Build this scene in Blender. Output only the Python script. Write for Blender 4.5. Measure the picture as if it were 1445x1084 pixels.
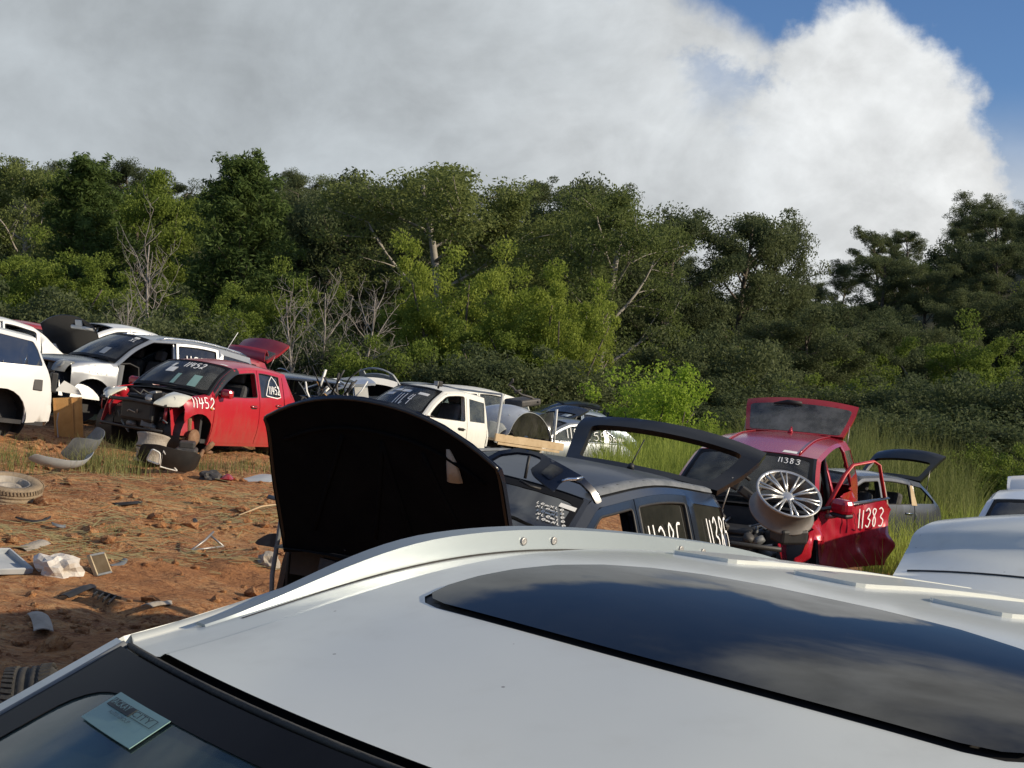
import bpy, bmesh, math, random, zlib
import numpy as np
from mathutils import Vector, Matrix, noise
from mathutils.geometry import delaunay_2d_cdt

R = math.radians
for o in list(bpy.data.objects): bpy.data.objects.remove(o)
scene = bpy.context.scene
C = scene.collection

# ------------------------------------------------------------------ camera
FPX, PW, PH = 2000.0, 1445.0, 1084.0
CAMZ = 2.3
CROLL = R(2.0)
cam = bpy.data.cameras.new('camera')
cam.sensor_width = 36.0
cam.lens = 36.0 * FPX / PW
cam.clip_start = 0.05
cam.clip_end = 5000
camo = bpy.data.objects.new('camera', cam)
C.objects.link(camo)
camo.matrix_world = Matrix.Translation((0, 0, CAMZ)) @ Matrix.Rotation(R(90), 4, 'X') @ Matrix.Rotation(CROLL, 4, 'Z')
scene.camera = camo

# ------------------------------------------------------------------ light
SUN_AZ, SUN_EL = R(-13), R(20)          # azimuth measured from +X (right) towards +Y
sdir = Vector((math.cos(SUN_AZ) * math.cos(SUN_EL), math.sin(SUN_AZ) * math.cos(SUN_EL), math.sin(SUN_EL)))
sl = bpy.data.lights.new('sun', 'SUN')
sl.energy = 4.9
sl.angle = R(0.6)
sl.color = (1.0, 0.86, 0.66)
so = bpy.data.objects.new('sun', sl)
C.objects.link(so)
so.rotation_euler = sdir.to_track_quat('Z', 'Y').to_euler()

world = bpy.data.worlds.new('World')
scene.world = world
world.use_nodes = True
wt = world.node_tree
wt.nodes.clear()
def wn(t, **kw):
    n = wt.nodes.new(t)
    for k, v in kw.items(): setattr(n, k, v)
    return n
def wmath(op, a, b=None, c=None, clamp=False):
    n = wn('ShaderNodeMath', operation=op, use_clamp=clamp)
    for i, q in enumerate((a, b, c)):
        if q is None: continue
        if isinstance(q, (int, float)): n.inputs[i].default_value = q
        else: wt.links.new(q, n.inputs[i])
    return n.outputs[0]
def wvec(v, scale=(1, 1, 1), loc=(0, 0, 0)):
    n = wn('ShaderNodeMapping')
    n.inputs['Scale'].default_value = scale
    n.inputs['Location'].default_value = loc
    wt.links.new(v, n.inputs['Vector'])
    return n.outputs[0]
def wnoise(v, scale, detail=6, rough=.55, dist=0.0):
    n = wn('ShaderNodeTexNoise')
    n.inputs['Scale'].default_value = scale
    n.inputs['Detail'].default_value = detail
    n.inputs['Roughness'].default_value = rough
    n.inputs['Distortion'].default_value = dist
    wt.links.new(v, n.inputs['Vector'])
    return n.outputs['Fac']
def wramp(f, a, b):
    n = wn('ShaderNodeMapRange', interpolation_type='SMOOTHSTEP')
    n.inputs['From Min'].default_value = a
    n.inputs['From Max'].default_value = b
    wt.links.new(f, n.inputs['Value'])
    return n.outputs['Result']
def wmix(f, a, b):
    n = wn('ShaderNodeMix', data_type='RGBA')
    for s, q in ((0, f), (6, a), (7, b)):
        if isinstance(q, (int, float)): n.inputs[s].default_value = q
        elif isinstance(q, tuple): n.inputs[s].default_value = q + (1,)
        else: wt.links.new(q, n.inputs[s])
    return n.outputs[2]
sky = wn('ShaderNodeTexSky', sky_type='NISHITA', sun_disc=False)
sky.sun_elevation = SUN_EL
sky.sun_rotation = math.pi / 2 - SUN_AZ
sky.air_density = 1.0
sky.dust_density = 0.1
sky.ozone_density = 4.0
geo = wn('ShaderNodeTexCoord')
gv = geo.outputs['Generated']
sep = wn('ShaderNodeSeparateXYZ')
wt.links.new(gv, sep.inputs[0])
gx, gy, gz = sep.outputs
# a cloud deck: direction projected on a plane overhead, softened near the horizon
den = wmath('MAXIMUM', wmath('ADD', gz, 0.22), 0.05)
px = wmath('DIVIDE', gx, den)
py = wmath('DIVIDE', gy, den)
comb = wn('ShaderNodeCombineXYZ')
wt.links.new(px, comb.inputs[0]); wt.links.new(py, comb.inputs[1])
deck = comb.outputs[0]
n_big = wnoise(wvec(deck, (1, 1, 1), (3.1, 7.7, 0)), 0.9, 8, .56, .3)
n_fine = wnoise(gv, 9.0, 8, .6, .15)
n_mid = wnoise(gv, 3.2, 7, .58, .25)
# big cumulus bank in the left and middle of the view, its edge to the right of the view
edge = wmath('ADD', wmath('ADD', gx, wmath('MULTIPLY', wmath('SUBTRACT', n_mid, .5), .22)), wmath('MULTIPLY', wmath('SUBTRACT', n_fine, .5), .14))
edge = wmath('ADD', edge, wmath('MULTIPLY', gz, 1.55))
bank = wmath('SUBTRACT', 1.0, wramp(edge, .502, .552))
front = wramp(gy, .1, .45)
# the tall cumulus head standing in front of the blue
def ball(cx, cy, cz, r0, r1):
    n = wn('ShaderNodeVectorMath', operation='DISTANCE')
    wt.links.new(gv, n.inputs[0])
    v = Vector((cx, cy, cz)).normalized(); n.inputs[1].default_value = v
    d = wmath('ADD', n.outputs['Value'], wmath('MULTIPLY', wmath('SUBTRACT', n_fine, .5), .16))
    return wmath('SUBTRACT', 1.0, wramp(d, r0, r1))
head = wmath('MAXIMUM', ball(.25, 1, .205, .060, .085), ball(.275, 1, .135, .065, .095))
low = wmath('SUBTRACT', 1.0, wramp(wmath('ADD', gz, wmath('MULTIPLY', wmath('SUBTRACT', n_mid, .5), .26)), .34, .43))
bank = wmath('MULTIPLY', wmath('MULTIPLY', bank, front), low)
other = wramp(n_big, .50, .62)
lowhaze = wmath('MULTIPLY', wmath('SUBTRACT', 1.0, wramp(gz, .11, .21)), wramp(n_mid, .28, .52))
keep = wmath('SUBTRACT', 1.0, wmath('MULTIPLY', front, wmath('SUBTRACT', 1.0, wramp(gz, .30, .42))))
n_gap = wnoise(wvec(gv, (1, 1, 1.3), (4.7, 1.1, .3)), 7.0, 8, .6, .3)
gaps = wmath('MULTIPLY', wramp(n_gap, .585, .68), wramp(edge, .40, .53))
bank = wmath('MULTIPLY', bank, wmath('SUBTRACT', 1.0, wmath('MULTIPLY', gaps, .75)))
bank = wmath('MAXIMUM', bank, head)
cover = wmath('MAXIMUM', bank, wmath('MULTIPLY', other, keep))
cover = wmath('MAXIMUM', cover, wmath('MULTIPLY', lowhaze, .8))
# brightness inside the cloud: grey belly, bright shoulder towards the sun
n_sh = wnoise(wvec(gv, (1, 1, 1.5), (1.3, .2, .4)), 4.2, 9, .58, .35)
tow = wramp(wmath('ADD', gx, wmath('MULTIPLY', wmath('SUBTRACT', n_mid, .5), .5)), -.25, .42)
lum = wmath('ADD', wmath('ADD', .52, wmath('MULTIPLY', tow, .10)), wmath('MULTIPLY', wmath('SUBTRACT', n_sh, .5), .58))
n_puff = wnoise(wvec(gv, (1, 1, 1.25), (.7, 2.2, .9)), 11.0, 9, .6, .5)
lum = wmath('ADD', lum, wmath('MULTIPLY', wmath('SUBTRACT', n_puff, .5), wmath('ADD', .24, wmath('MULTIPLY', tow, .42))))
bil = wmath('ABSOLUTE', wmath('SUBTRACT', wnoise(wvec(gv, (1, 1, 1.2), (2.9, .4, 1.7)), 6.5, 10, .55, .2), .5))
lum = wmath('ADD', lum, wmath('MULTIPLY', wmath('SUBTRACT', .10, bil), wmath('ADD', .35, wmath('MULTIPLY', tow, 1.0))))
lum = wmath('ADD', lum, wmath('MULTIPLY', wramp(edge, .30, .50), .05))
lum = wmath('ADD', lum, wmath('MULTIPLY', head, .05))
lum = wmath('MAXIMUM', lum, .32)
warm = wmix(tow, (.90, .98, 1.04), (.98, .99, .985))
cl = wn('ShaderNodeMix', data_type='RGBA', blend_type='MULTIPLY')
cl.inputs[0].default_value = 1
wt.links.new(warm, cl.inputs[6])
lc = wn('ShaderNodeCombineColor')
for i in range(3): wt.links.new(lum, lc.inputs[i])
wt.links.new(lc.outputs[0], cl.inputs[7])
bg1 = wn('ShaderNodeBackground'); bg1.inputs[1].default_value = 0.10
tn = wn('ShaderNodeMix', data_type='RGBA', blend_type='MULTIPLY'); tn.inputs[0].default_value = 1; tn.inputs[7].default_value = (.88, .96, 1.14, 1)
wt.links.new(sky.outputs[0], tn.inputs[6]); wt.links.new(tn.outputs[2], bg1.inputs[0])
bg2 = wn('ShaderNodeBackground'); bg2.inputs[1].default_value = 1.0
wt.links.new(cl.outputs[2], bg2.inputs[0])
mx = wn('ShaderNodeMixShader')
wt.links.new(cover, mx.inputs[0]); wt.links.new(bg1.outputs[0], mx.inputs[1]); wt.links.new(bg2.outputs[0], mx.inputs[2])
wo = wn('ShaderNodeOutputWorld')
wt.links.new(mx.outputs[0], wo.inputs[0])

vs = scene.view_settings
scene.display_settings.display_device = 'sRGB'
vs.view_transform = 'Standard'
vs.look = 'None'
vs.exposure = 0.0
vs.gamma = 1.0
vs.use_curve_mapping = False

# ------------------------------------------------------------------ materials
MATS = {}
def nmat(name):
    m = bpy.data.materials.new(name)
    m.use_nodes = True
    nt = m.node_tree
    nt.nodes.clear()
    out = nt.nodes.new('ShaderNodeOutputMaterial')
    MATS[name] = m
    return m, nt, out
def nd(nt, t, **kw):
    n = nt.nodes.new(t)
    for k, v in kw.items(): setattr(n, k, v)
    return n
def c4(c): return tuple(c) + (1.0,)
def simple(name, col, rough=.5, metal=0.0, var=.25, scale=6.0, bump=0.0, bscale=40.0, col2=None, spec=.5, coat=0.0, detail=6):
    """principled surface whose colour drifts between two tones with an object-space noise"""
    m, nt, out = nmat(name)
    p = nd(nt, 'ShaderNodeBsdfPrincipled')
    tc = nd(nt, 'ShaderNodeTexCoord')
    no = nd(nt, 'ShaderNodeTexNoise')
    no.inputs['Scale'].default_value = scale
    no.inputs['Detail'].default_value = detail
    no.inputs['Roughness'].default_value = .62
    nt.links.new(tc.outputs['Object'], no.inputs['Vector'])
    mr = nd(nt, 'ShaderNodeMapRange')
    mr.inputs[1].default_value = .3; mr.inputs[2].default_value = .7
    nt.links.new(no.outputs['Fac'], mr.inputs[0])
    mi = nd(nt, 'ShaderNodeMix', data_type='RGBA')
    b = col2 if col2 else tuple(min(1, q * (1 + var)) for q in col)
    a = col if col2 else tuple(q * (1 - var) for q in col)
    mi.inputs[6].default_value = c4(a); mi.inputs[7].default_value = c4(b)
    nt.links.new(mr.outputs[0], mi.inputs[0])
    nt.links.new(mi.outputs[2], p.inputs['Base Color'])
    p.inputs['Roughness'].default_value = rough
    p.inputs['Metallic'].default_value = metal
    p.inputs['Specular IOR Level'].default_value = spec
    p.inputs['Coat Weight'].default_value = coat
    p.inputs['Coat Roughness'].default_value = .08
    if bump:
        n2 = nd(nt, 'ShaderNodeTexNoise')
        n2.inputs['Scale'].default_value = bscale
        n2.inputs['Detail'].default_value = 4
        nt.links.new(tc.outputs['Object'], n2.inputs['Vector'])
        bp = nd(nt, 'ShaderNodeBump')
        bp.inputs['Strength'].default_value = bump
        bp.inputs['Distance'].default_value = .02
        nt.links.new(n2.outputs['Fac'], bp.inputs['Height'])
        nt.links.new(bp.outputs[0], p.inputs['Normal'])
    nt.links.new(p.outputs[0], out.inputs[0])
    return m
def paint(name, col, metal=0.0, rough=.28, dirt=.35, dirtcol=(.20, .13, .08), coat=.6, low=.75, specks=False):
    """car paint with dust: speckle everywhere, more of it low on the body"""
    m, nt, out = nmat(name)
    p = nd(nt, 'ShaderNodeBsdfPrincipled')
    tc = nd(nt, 'ShaderNodeTexCoord')
    no = nd(nt, 'ShaderNodeTexNoise'); no.inputs['Scale'].default_value = 2.6; no.inputs['Detail'].default_value = 9; no.inputs['Roughness'].default_value = .68
    nt.links.new(tc.outputs['Object'], no.inputs['Vector'])
    mp = nd(nt, 'ShaderNodeMapping'); mp.inputs['Scale'].default_value = (9, 9, 1.3)
    nt.links.new(tc.outputs['Object'], mp.inputs[0])
    st = nd(nt, 'ShaderNodeTexNoise'); st.inputs['Scale'].default_value = 1.6; st.inputs['Detail'].default_value = 5
    nt.links.new(mp.outputs[0], st.inputs['Vector'])
    sp = nd(nt, 'ShaderNodeSeparateXYZ'); nt.links.new(tc.outputs['Object'], sp.inputs[0])
    hz = nd(nt, 'ShaderNodeMapRange'); hz.inputs[1].default_value = low; hz.inputs[2].default_value = .2
    hz.inputs[3].default_value = 0.0; hz.inputs[4].default_value = .30
    nt.links.new(sp.outputs[2], hz.inputs[0])
    ad = nd(nt, 'ShaderNodeMath', operation='MULTIPLY'); nt.links.new(no.outputs['Fac'], ad.inputs[0]); nt.links.new(st.outputs['Fac'], ad.inputs[1])
    a2 = nd(nt, 'ShaderNodeMath', operation='ADD'); nt.links.new(ad.outputs[0], a2.inputs[0]); nt.links.new(hz.outputs[0], a2.inputs[1])
    mr = nd(nt, 'ShaderNodeMapRange', interpolation_type='SMOOTHSTEP'); mr.inputs[1].default_value = .22; mr.inputs[2].default_value = .62
    mr.inputs[3].default_value = 0; mr.inputs[4].default_value = dirt
    nt.links.new(a2.outputs[0], mr.inputs[0])
    mi = nd(nt, 'ShaderNodeMix', data_type='RGBA'); mi.inputs[6].default_value = c4(col); mi.inputs[7].default_value = c4(dirtcol)
    nt.links.new(mr.outputs[0], mi.inputs[0])
    nt.links.new(mi.outputs[2], p.inputs['Base Color'])
    rr = nd(nt, 'ShaderNodeMapRange'); rr.inputs[3].default_value = rough; rr.inputs[4].default_value = min(1, rough + .5)
    nt.links.new(mr.outputs[0], rr.inputs[0]); nt.links.new(rr.outputs[0], p.inputs['Roughness'])
    p.inputs['Metallic'].default_value = metal
    p.inputs['Coat Weight'].default_value = coat
    p.inputs['Coat Roughness'].default_value = .12
    if specks:
        vo = nd(nt, 'ShaderNodeTexVoronoi'); vo.inputs['Scale'].default_value = 26
        nt.links.new(tc.outputs['Object'], vo.inputs['Vector'])
        wp_ = nd(nt, 'ShaderNodeTexNoise'); wp_.inputs['Scale'].default_value = 5; nt.links.new(tc.outputs['Object'], wp_.inputs['Vector'])
        th_ = nd(nt, 'ShaderNodeMath', operation='MULTIPLY'); nt.links.new(wp_.outputs['Fac'], th_.inputs[0]); th_.inputs[1].default_value = .11
        lt = nd(nt, 'ShaderNodeMath', operation='LESS_THAN'); nt.links.new(vo.outputs['Distance'], lt.inputs[0]); nt.links.new(th_.outputs[0], lt.inputs[1])
        wn_ = nd(nt, 'ShaderNodeTexWhiteNoise'); nt.links.new(vo.outputs['Position'], wn_.inputs['Vector'])
        gt = nd(nt, 'ShaderNodeMath', operation='GREATER_THAN'); nt.links.new(wn_.outputs['Value'], gt.inputs[0]); gt.inputs[1].default_value = .86
        an = nd(nt, 'ShaderNodeMath', operation='MULTIPLY'); nt.links.new(lt.outputs[0], an.inputs[0]); nt.links.new(gt.outputs[0], an.inputs[1])
        a7 = nd(nt, 'ShaderNodeMath', operation='MULTIPLY'); nt.links.new(an.outputs[0], a7.inputs[0]); a7.inputs[1].default_value = .75
        m9 = nd(nt, 'ShaderNodeMix', data_type='RGBA'); nt.links.new(a7.outputs[0], m9.inputs[0]); nt.links.new(mi.outputs[2], m9.inputs[6]); m9.inputs[7].default_value = (.10, .085, .06, 1)
        nt.links.new(m9.outputs[2], p.inputs['Base Color'])
    # faint unevenness of pressed sheet
    n3 = nd(nt, 'ShaderNodeTexNoise'); n3.inputs['Scale'].default_value = 3.0; n3.inputs['Detail'].default_value = 2
    nt.links.new(tc.outputs['Object'], n3.inputs['Vector'])
    bp = nd(nt, 'ShaderNodeBump'); bp.inputs['Strength'].default_value = .10; bp.inputs['Distance'].default_value = .03
    nt.links.new(n3.outputs['Fac'], bp.inputs['Height']); nt.links.new(bp.outputs[0], p.inputs['Normal'])
    nt.links.new(p.outputs[0], out.inputs[0])
    return m
def glassmat(name, tint=(.55, .62, .60), dust=.12, rough=.02, refl=1.0, dust_sheen_col=(.35, .33, .28), ior=1.55):
    m, nt, out = nmat(name)
    tr = nd(nt, 'ShaderNodeBsdfTransparent'); tr.inputs[0].default_value = c4(tint)
    gl = nd(nt, 'ShaderNodeBsdfGlossy'); gl.inputs['Roughness'].default_value = rough; gl.inputs[0].default_value = (refl, refl, refl, 1)
    fr = nd(nt, 'ShaderNodeFresnel'); fr.inputs[0].default_value = ior
    m1 = nd(nt, 'ShaderNodeMixShader'); nt.links.new(fr.outputs[0], m1.inputs[0]); nt.links.new(tr.outputs[0], m1.inputs[1]); nt.links.new(gl.outputs[0], m1.inputs[2])
    df = nd(nt, 'ShaderNodeBsdfDiffuse'); df.inputs[0].default_value = c4(dust_sheen_col)
    tc = nd(nt, 'ShaderNodeTexCoord')
    no = nd(nt, 'ShaderNodeTexNoise'); no.inputs['Scale'].default_value = 3.5; no.inputs['Detail'].default_value = 8; no.inputs['Roughness'].default_value = .7
    nt.links.new(tc.outputs['Object'], no.inputs['Vector'])
    mr = nd(nt, 'ShaderNodeMapRange'); mr.inputs[1].default_value = .35; mr.inputs[2].default_value = .75; mr.inputs[3].default_value = dust * .3; mr.inputs[4].default_value = dust * 2
    nt.links.new(no.outputs['Fac'], mr.inputs[0])
    m2 = nd(nt, 'ShaderNodeMixShader'); nt.links.new(mr.outputs[0], m2.inputs[0]); nt.links.new(m1.outputs[0], m2.inputs[1]); nt.links.new(df.outputs[0], m2.inputs[2])
    nt.links.new(m2.outputs[0], out.inputs[0])
    return m

paint('red', (.42, .012, .025), rough=.30, dirt=.30)
paint('red_suv', (.40, .006, .022), metal=.15, rough=.25, dirt=.28, dirtcol=(.22, .13, .10))
paint('red_old', (.30, .018, .028), rough=.4, dirt=.30)
paint('white', (.74, .75, .73), rough=.30, dirt=.16, dirtcol=(.42, .36, .28))
paint('white_old', (.72, .72, .66), rough=.45, dirt=.38, dirtcol=(.40, .35, .27), coat=.2)
paint('white_near', (.60, .625, .585), rough=.34, dirt=.55, dirtcol=(.40, .405, .375), coat=.5, low=.3, specks=True)
paint('silver', (.36, .38, .40), metal=.55, rough=.34, dirt=.25)
paint('silver_pale', (.52, .56, .60), metal=.35, rough=.35, dirt=.25)
paint('grey', (.045, .050, .058), metal=.4, rough=.27, dirt=.10)
paint('blue_grey', (.20, .25, .30), metal=.4, rough=.30, dirt=.15)
paint('silver_dull', (.26, .28, .30), metal=.5, rough=.32, dirt=.2)
paint('dark_blue', (.007, .010, .020), metal=.1, rough=.24, dirt=.10, dirtcol=(.06, .06, .065), coat=.35)
paint('black', (.006, .006, .007), rough=.32, dirt=.10, dirtcol=(.07, .065, .06), coat=.3)
paint('roof_dark', (.016, .018, .021), rough=.42, dirt=.25, dirtcol=(.07, .07, .07), coat=.2)
simple('black_plastic', (.010, .010, .011), rough=.55, col2=(.024, .023, .022), scale=9)
simple('grey_plastic', (.10, .11, .115), rough=.6, col2=(.19, .20, .21), scale=7, bump=.2)
simple('pale_plastic', (.30, .33, .35), rough=.55, col2=(.42, .44, .45), scale=5)
simple('bonnet_liner', (.0025, .0025, .003), rough=.85, col2=(.006, .006, .006), scale=5, spec=.06)
simple('trim', (.020, .020, .022), rough=.8, col2=(.045, .044, .044), scale=5)
simple('seat_fabric', (.05, .05, .055), rough=.9, col2=(.09, .09, .09), scale=14, bump=.3)
simple('seat_light', (.22, .21, .20), rough=.9, col2=(.33, .31, .29), scale=14, bump=.3)
simple('rubber', (.018, .018, .018), rough=.8, col2=(.06, .055, .045), scale=6, bump=.25, bscale=60)
simple('rubber_muddy', (.20, .15, .095), rough=.95, col2=(.34, .26, .17), scale=5, bump=.5, bscale=30)
simple('alloy', (.62, .62, .60), rough=.34, metal=.75, var=.15, scale=8)
simple('barrel', (.16, .15, .14), rough=.55, metal=.3, col2=(.22, .20, .18), scale=7)
simple('rail_metal', (.30, .345, .36), rough=.42, metal=.6, col2=(.34, .385, .40), scale=3)
simple('bare_metal', (.30, .29, .27), rough=.45, metal=.7, col2=(.45, .43, .40), scale=8)
simple('rust', (.16, .075, .035), rough=.9, col2=(.28, .17, .10), scale=10, bump=.4)
simple('chrome', (.75, .76, .77), rough=.12, metal=1.0, var=.08)
simple('frit', (.006, .006, .007), rough=.5, col2=(.012, .012, .013), scale=5, spec=.12)
simple('marker', (.86, .86, .84), rough=.7, var=.06)
simple('sticker', (.78, .78, .74), rough=.6, var=.10)
simple('sticker_green', (.21, .35, .32), rough=.45, var=.06)
simple('ink', (.012, .020, .022), rough=.5, var=.1)
simple('lens_clear', (.62, .62, .52), rough=.16, col2=(.75, .74, .62), scale=5, coat=.8)
simple('lens_dark', (.20, .21, .20), rough=.2, col2=(.30, .30, .28), scale=5, coat=.8)
simple('lens_red', (.30, .010, .012), rough=.2, var=.15, coat=.8)
simple('lens_amber', (.55, .20, .03), rough=.25, var=.2, coat=.6)
simple('wood', (.42, .30, .17), rough=.85, col2=(.56, .43, .27), scale=5, bump=.3)
simple('ply', (.42, .22, .07), rough=.8, col2=(.56, .32, .12), scale=5, bump=.2)
simple('dirt_panel', (.28, .24, .19), rough=.95, col2=(.42, .38, .32), scale=6, bump=.4)
simple('bag', (.62, .60, .56), rough=.45, col2=(.48, .42, .35), scale=6, bump=.3, coat=.2)
simple('paper_filter', (.50, .42, .28), rough=.95, col2=(.36, .28, .17), scale=8)
simple('tarp', (.28, .30, .28), rough=.8, col2=(.38, .39, .36), scale=4, bump=.4, bscale=12)
simple('red_bright', (.50, .02, .025), rough=.45, var=.2)
simple('wire', (.03, .03, .03), rough=.6, col2=(.08, .07, .06))
glassmat('glass', (.60, .68, .66), dust=.10)
glassmat('glass_clear', (.75, .80, .78), dust=.10)
glassmat('glass_tint', (.10, .12, .14), dust=.06, ior=1.8)
glassmat('glass_blue', (.04, .06, .09), dust=.03, ior=2.3)
glassmat('glass_near', (.78, .88, .85), dust=.16, dust_sheen_col=(.20, .28, .26))  # the greenish dust film doubles as a painted veil of reflected sky
glassmat('glass_roof', (.012, .013, .016), dust=.02, rough=.012, refl=.72)
glassmat('glass_grey', (.25, .28, .28), dust=.30, dust_sheen_col=(.30, .30, .29))

# ------------------------------------------------------------------ object helpers
def tag(o, label=None, cat=None, group=None, kind=None):
    if label: o['label'] = label
    if cat: o['category'] = cat
    if group: o['group'] = group
    if kind: o['kind'] = kind
    return o
def mesh_obj(name, V, Fs, mats, parent=None, fm=None, smooth=True):
    me = bpy.data.meshes.new(name)
    me.from_pydata([tuple(map(float, v)) for v in V], [], [tuple(map(int, f)) for f in Fs])
    if not isinstance(mats, (list, tuple)): mats = [mats]
    for m in mats: me.materials.append(MATS[m])
    if fm is not None: me.polygons.foreach_set('material_index', fm)
    if smooth: me.polygons.foreach_set('use_smooth', [True] * len(me.polygons))
    me.update()
    o = bpy.data.objects.new(name, me)
    C.objects.link(o)
    if parent is not None: o.parent = parent
    return o
def empty(name, M, label=None, cat=None, group=None):
    o = bpy.data.objects.new(name, None)
    o.empty_display_size = .2
    C.objects.link(o)
    o.matrix_world = M
    return tag(o, label, cat, group)

class MB:
    """mesh collector: boxes, tubes, lathes, grids joined into one mesh"""
    def __init__(s): s.V = []; s.F = []; s.M = []; s.S = []
    def add(s, V, Fs, m=0, smooth=True):
        b = len(s.V)
        s.V += [tuple(map(float, v)) for v in V]
        for f in Fs:
            s.F.append(tuple(b + i for i in f)); s.M.append(m); s.S.append(smooth)
        return s
    def box(s, c, d, M=None, m=0, bev=0.0):
        x, y, z = (q / 2 for q in d)
        if bev <= 0:
            V = [(i * x, j * y, k * z) for i in (-1, 1) for j in (-1, 1) for k in (-1, 1)]
            Fs = [(0, 1, 3, 2), (4, 6, 7, 5), (0, 4, 5, 1), (2, 3, 7, 6), (0, 2, 6, 4), (1, 5, 7, 3)]
        else:
            b = min(bev, x * .95, y * .95, z * .95)
            bm = bmesh.new()
            bmesh.ops.create_cube(bm, size=1)
            for v in bm.verts: v.co = Vector((v.co.x * 2 * x, v.co.y * 2 * y, v.co.z * 2 * z))
            bmesh.ops.bevel(bm, geom=bm.edges[:] , offset=b, segments=2, affect='EDGES', profile=.5)
            bm.verts.index_update()
            V = [tuple(v.co) for v in bm.verts]; Fs = [tuple(v.index for v in f.verts) for f in bm.faces]
            bm.free()
        out = []
        for v in V:
            w = Vector(v)
            if M is not None: w = M @ w
            out.append(w + Vector(c))
        return s.add(out, Fs, m, False)
    def tube(s, pts, r, n=8, m=0, caps=True, flat=None):
        P = [Vector(p) for p in pts]
        rs = r if isinstance(r, (list, tuple)) else [r] * len(P)
        V = []; Fs = []
        up = Vector((0, 0, 1))
        prev = None
        for i, p in enumerate(P):
            t = (P[min(i + 1, len(P) - 1)] - P[max(i - 1, 0)])
            if t.length < 1e-9: t = Vector((0, 0, 1))
            t.normalize()
            if prev is None:
                a = t.cross(up)
                if a.length < .1: a = t.cross(Vector((1, 0, 0)))
                a.normalize()
            else:
                a = prev - t * prev.dot(t)
                if a.length < 1e-6: a = t.orthogonal()
                a.normalize()
            prev = a
            b = t.cross(a)
            for k in range(n):
                an = 2 * math.pi * k / n
                V.append(p + a * (math.cos(an) * rs[i]) + b * (math.sin(an) * rs[i] * (flat or 1)))
        for i in range(len(P) - 1):
            for k in range(n):
                Fs.append((i * n + k, i * n + (k + 1) % n, (i + 1) * n + (k + 1) % n, (i + 1) * n + k))
        if caps:
            Fs.append(tuple(reversed(range(n)))); Fs.append(tuple((len(P) - 1) * n + k for k in range(n)))
        return s.add(V, Fs, m, True)
    def lathe(s, prof, n=32, M=None, m=0, closed=False):
        """prof: list of (radius, axial); axis = local Y"""
        V = []; Fs = []
        k = len(prof)
        for i in range(n):
            a = 2 * math.pi * i / n
            for r, h in prof:
                w = Vector((r * math.cos(a), h, r * math.sin(a)))
                V.append(M @ w if M is not None else w)
        for i in range(n):
            j = (i + 1) % n
            for q in range(k if closed else k - 1):
                q2 = (q + 1) % k
                Fs.append((i * k + q, j * k + q, j * k + q2, i * k + q2))
        return s.add(V, Fs, m, True)
    def grid(s, P, m=0, th=0.0, smooth=True):
        """P[i][j] points; optional thickness"""
        P = np.asarray(P, float); a, b = P.shape[:2]
        V = P.reshape(-1, 3)
        Fs = [(i * b + j, i * b + j + 1, (i + 1) * b + j + 1, (i + 1) * b + j) for i in range(a - 1) for j in range(b - 1)]
        s.add(V, Fs, m, smooth)
        if th:
            du = np.gradient(P, axis=0); dv = np.gradient(P, axis=1)
            nn = np.cross(du, dv); nn /= np.linalg.norm(nn, axis=2, keepdims=True) + 1e-9
            Q = (P - nn * th).reshape(-1, 3)
            s.add(Q, [tuple(reversed(f)) for f in Fs], m, smooth)
            loop = [(0, j) for j in range(b)] + [(i, b - 1) for i in range(1, a)] + [(a - 1, j) for j in range(b - 2, -1, -1)] + [(i, 0) for i in range(a - 2, 0, -1)]
            idx = [i * b + j for i, j in loop]; n = len(idx)
            s.add([V[i] for i in idx] + [Q[i] for i in idx], [(k, n + k, n + (k + 1) % n, (k + 1) % n) for k in range(n)], m, False)
        return s
    def build(s, name, mats, parent=None):
        o = mesh_obj(name, s.V, s.F, mats, parent, s.M, False)
        o.data.polygons.foreach_set('use_smooth', s.S)
        return o
def rotm(yaw, pitch, roll):
    return Matrix.Rotation(yaw, 4, 'Z') @ Matrix.Rotation(pitch, 4, 'Y') @ Matrix.Rotation(roll, 4, 'X')
def pose(x, y, z, yaw, pitch=0, roll=0):
    return Matrix.Translation((x, y, z)) @ rotm(R(yaw), R(pitch), R(roll))
def ray(px, py):
    """direction through a photo pixel, with y = 1"""
    u = px - PW / 2; v = py - PH / 2
    c, s_ = math.cos(CROLL), math.sin(CROLL)
    uu = u * c + v * s_; vv = -u * s_ + v * c
    return Vector((uu / FPX, 1, -vv / FPX))
def at(px, py, d): return Vector((0, 0, CAMZ)) + ray(px, py) * d
# ------------------------------------------------------------------ car body surfaces
def resample(loop, step, closed=True):
    out = []
    n = len(loop)
    for i in range(n if closed else n - 1):
        a = np.array(loop[i], float); b = np.array(loop[(i + 1) % n], float)
        k = max(1, int(math.ceil(np.linalg.norm(b - a) / step)))
        for j in range(k): out.append(tuple(a + (b - a) * j / k))
    if not closed: out.append(tuple(loop[-1]))
    return out
def rnd(poly, r, n=4):
    """round the corners of a polygon"""
    out = []
    m = len(poly)
    for i in range(m):
        p = np.array(poly[i], float); a = np.array(poly[i - 1], float); b = np.array(poly[(i + 1) % m], float)
        la, lb = np.linalg.norm(a - p), np.linalg.norm(b - p)
        q = min(r, la * .45, lb * .45)
        A = p + (a - p) / (la + 1e-9) * q; B = p + (b - p) / (lb + 1e-9) * q
        for k in range(n + 1):
            t = k / n
            out.append(tuple((1 - t) ** 2 * A + 2 * t * (1 - t) * p + t * t * B))
    return out
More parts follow.
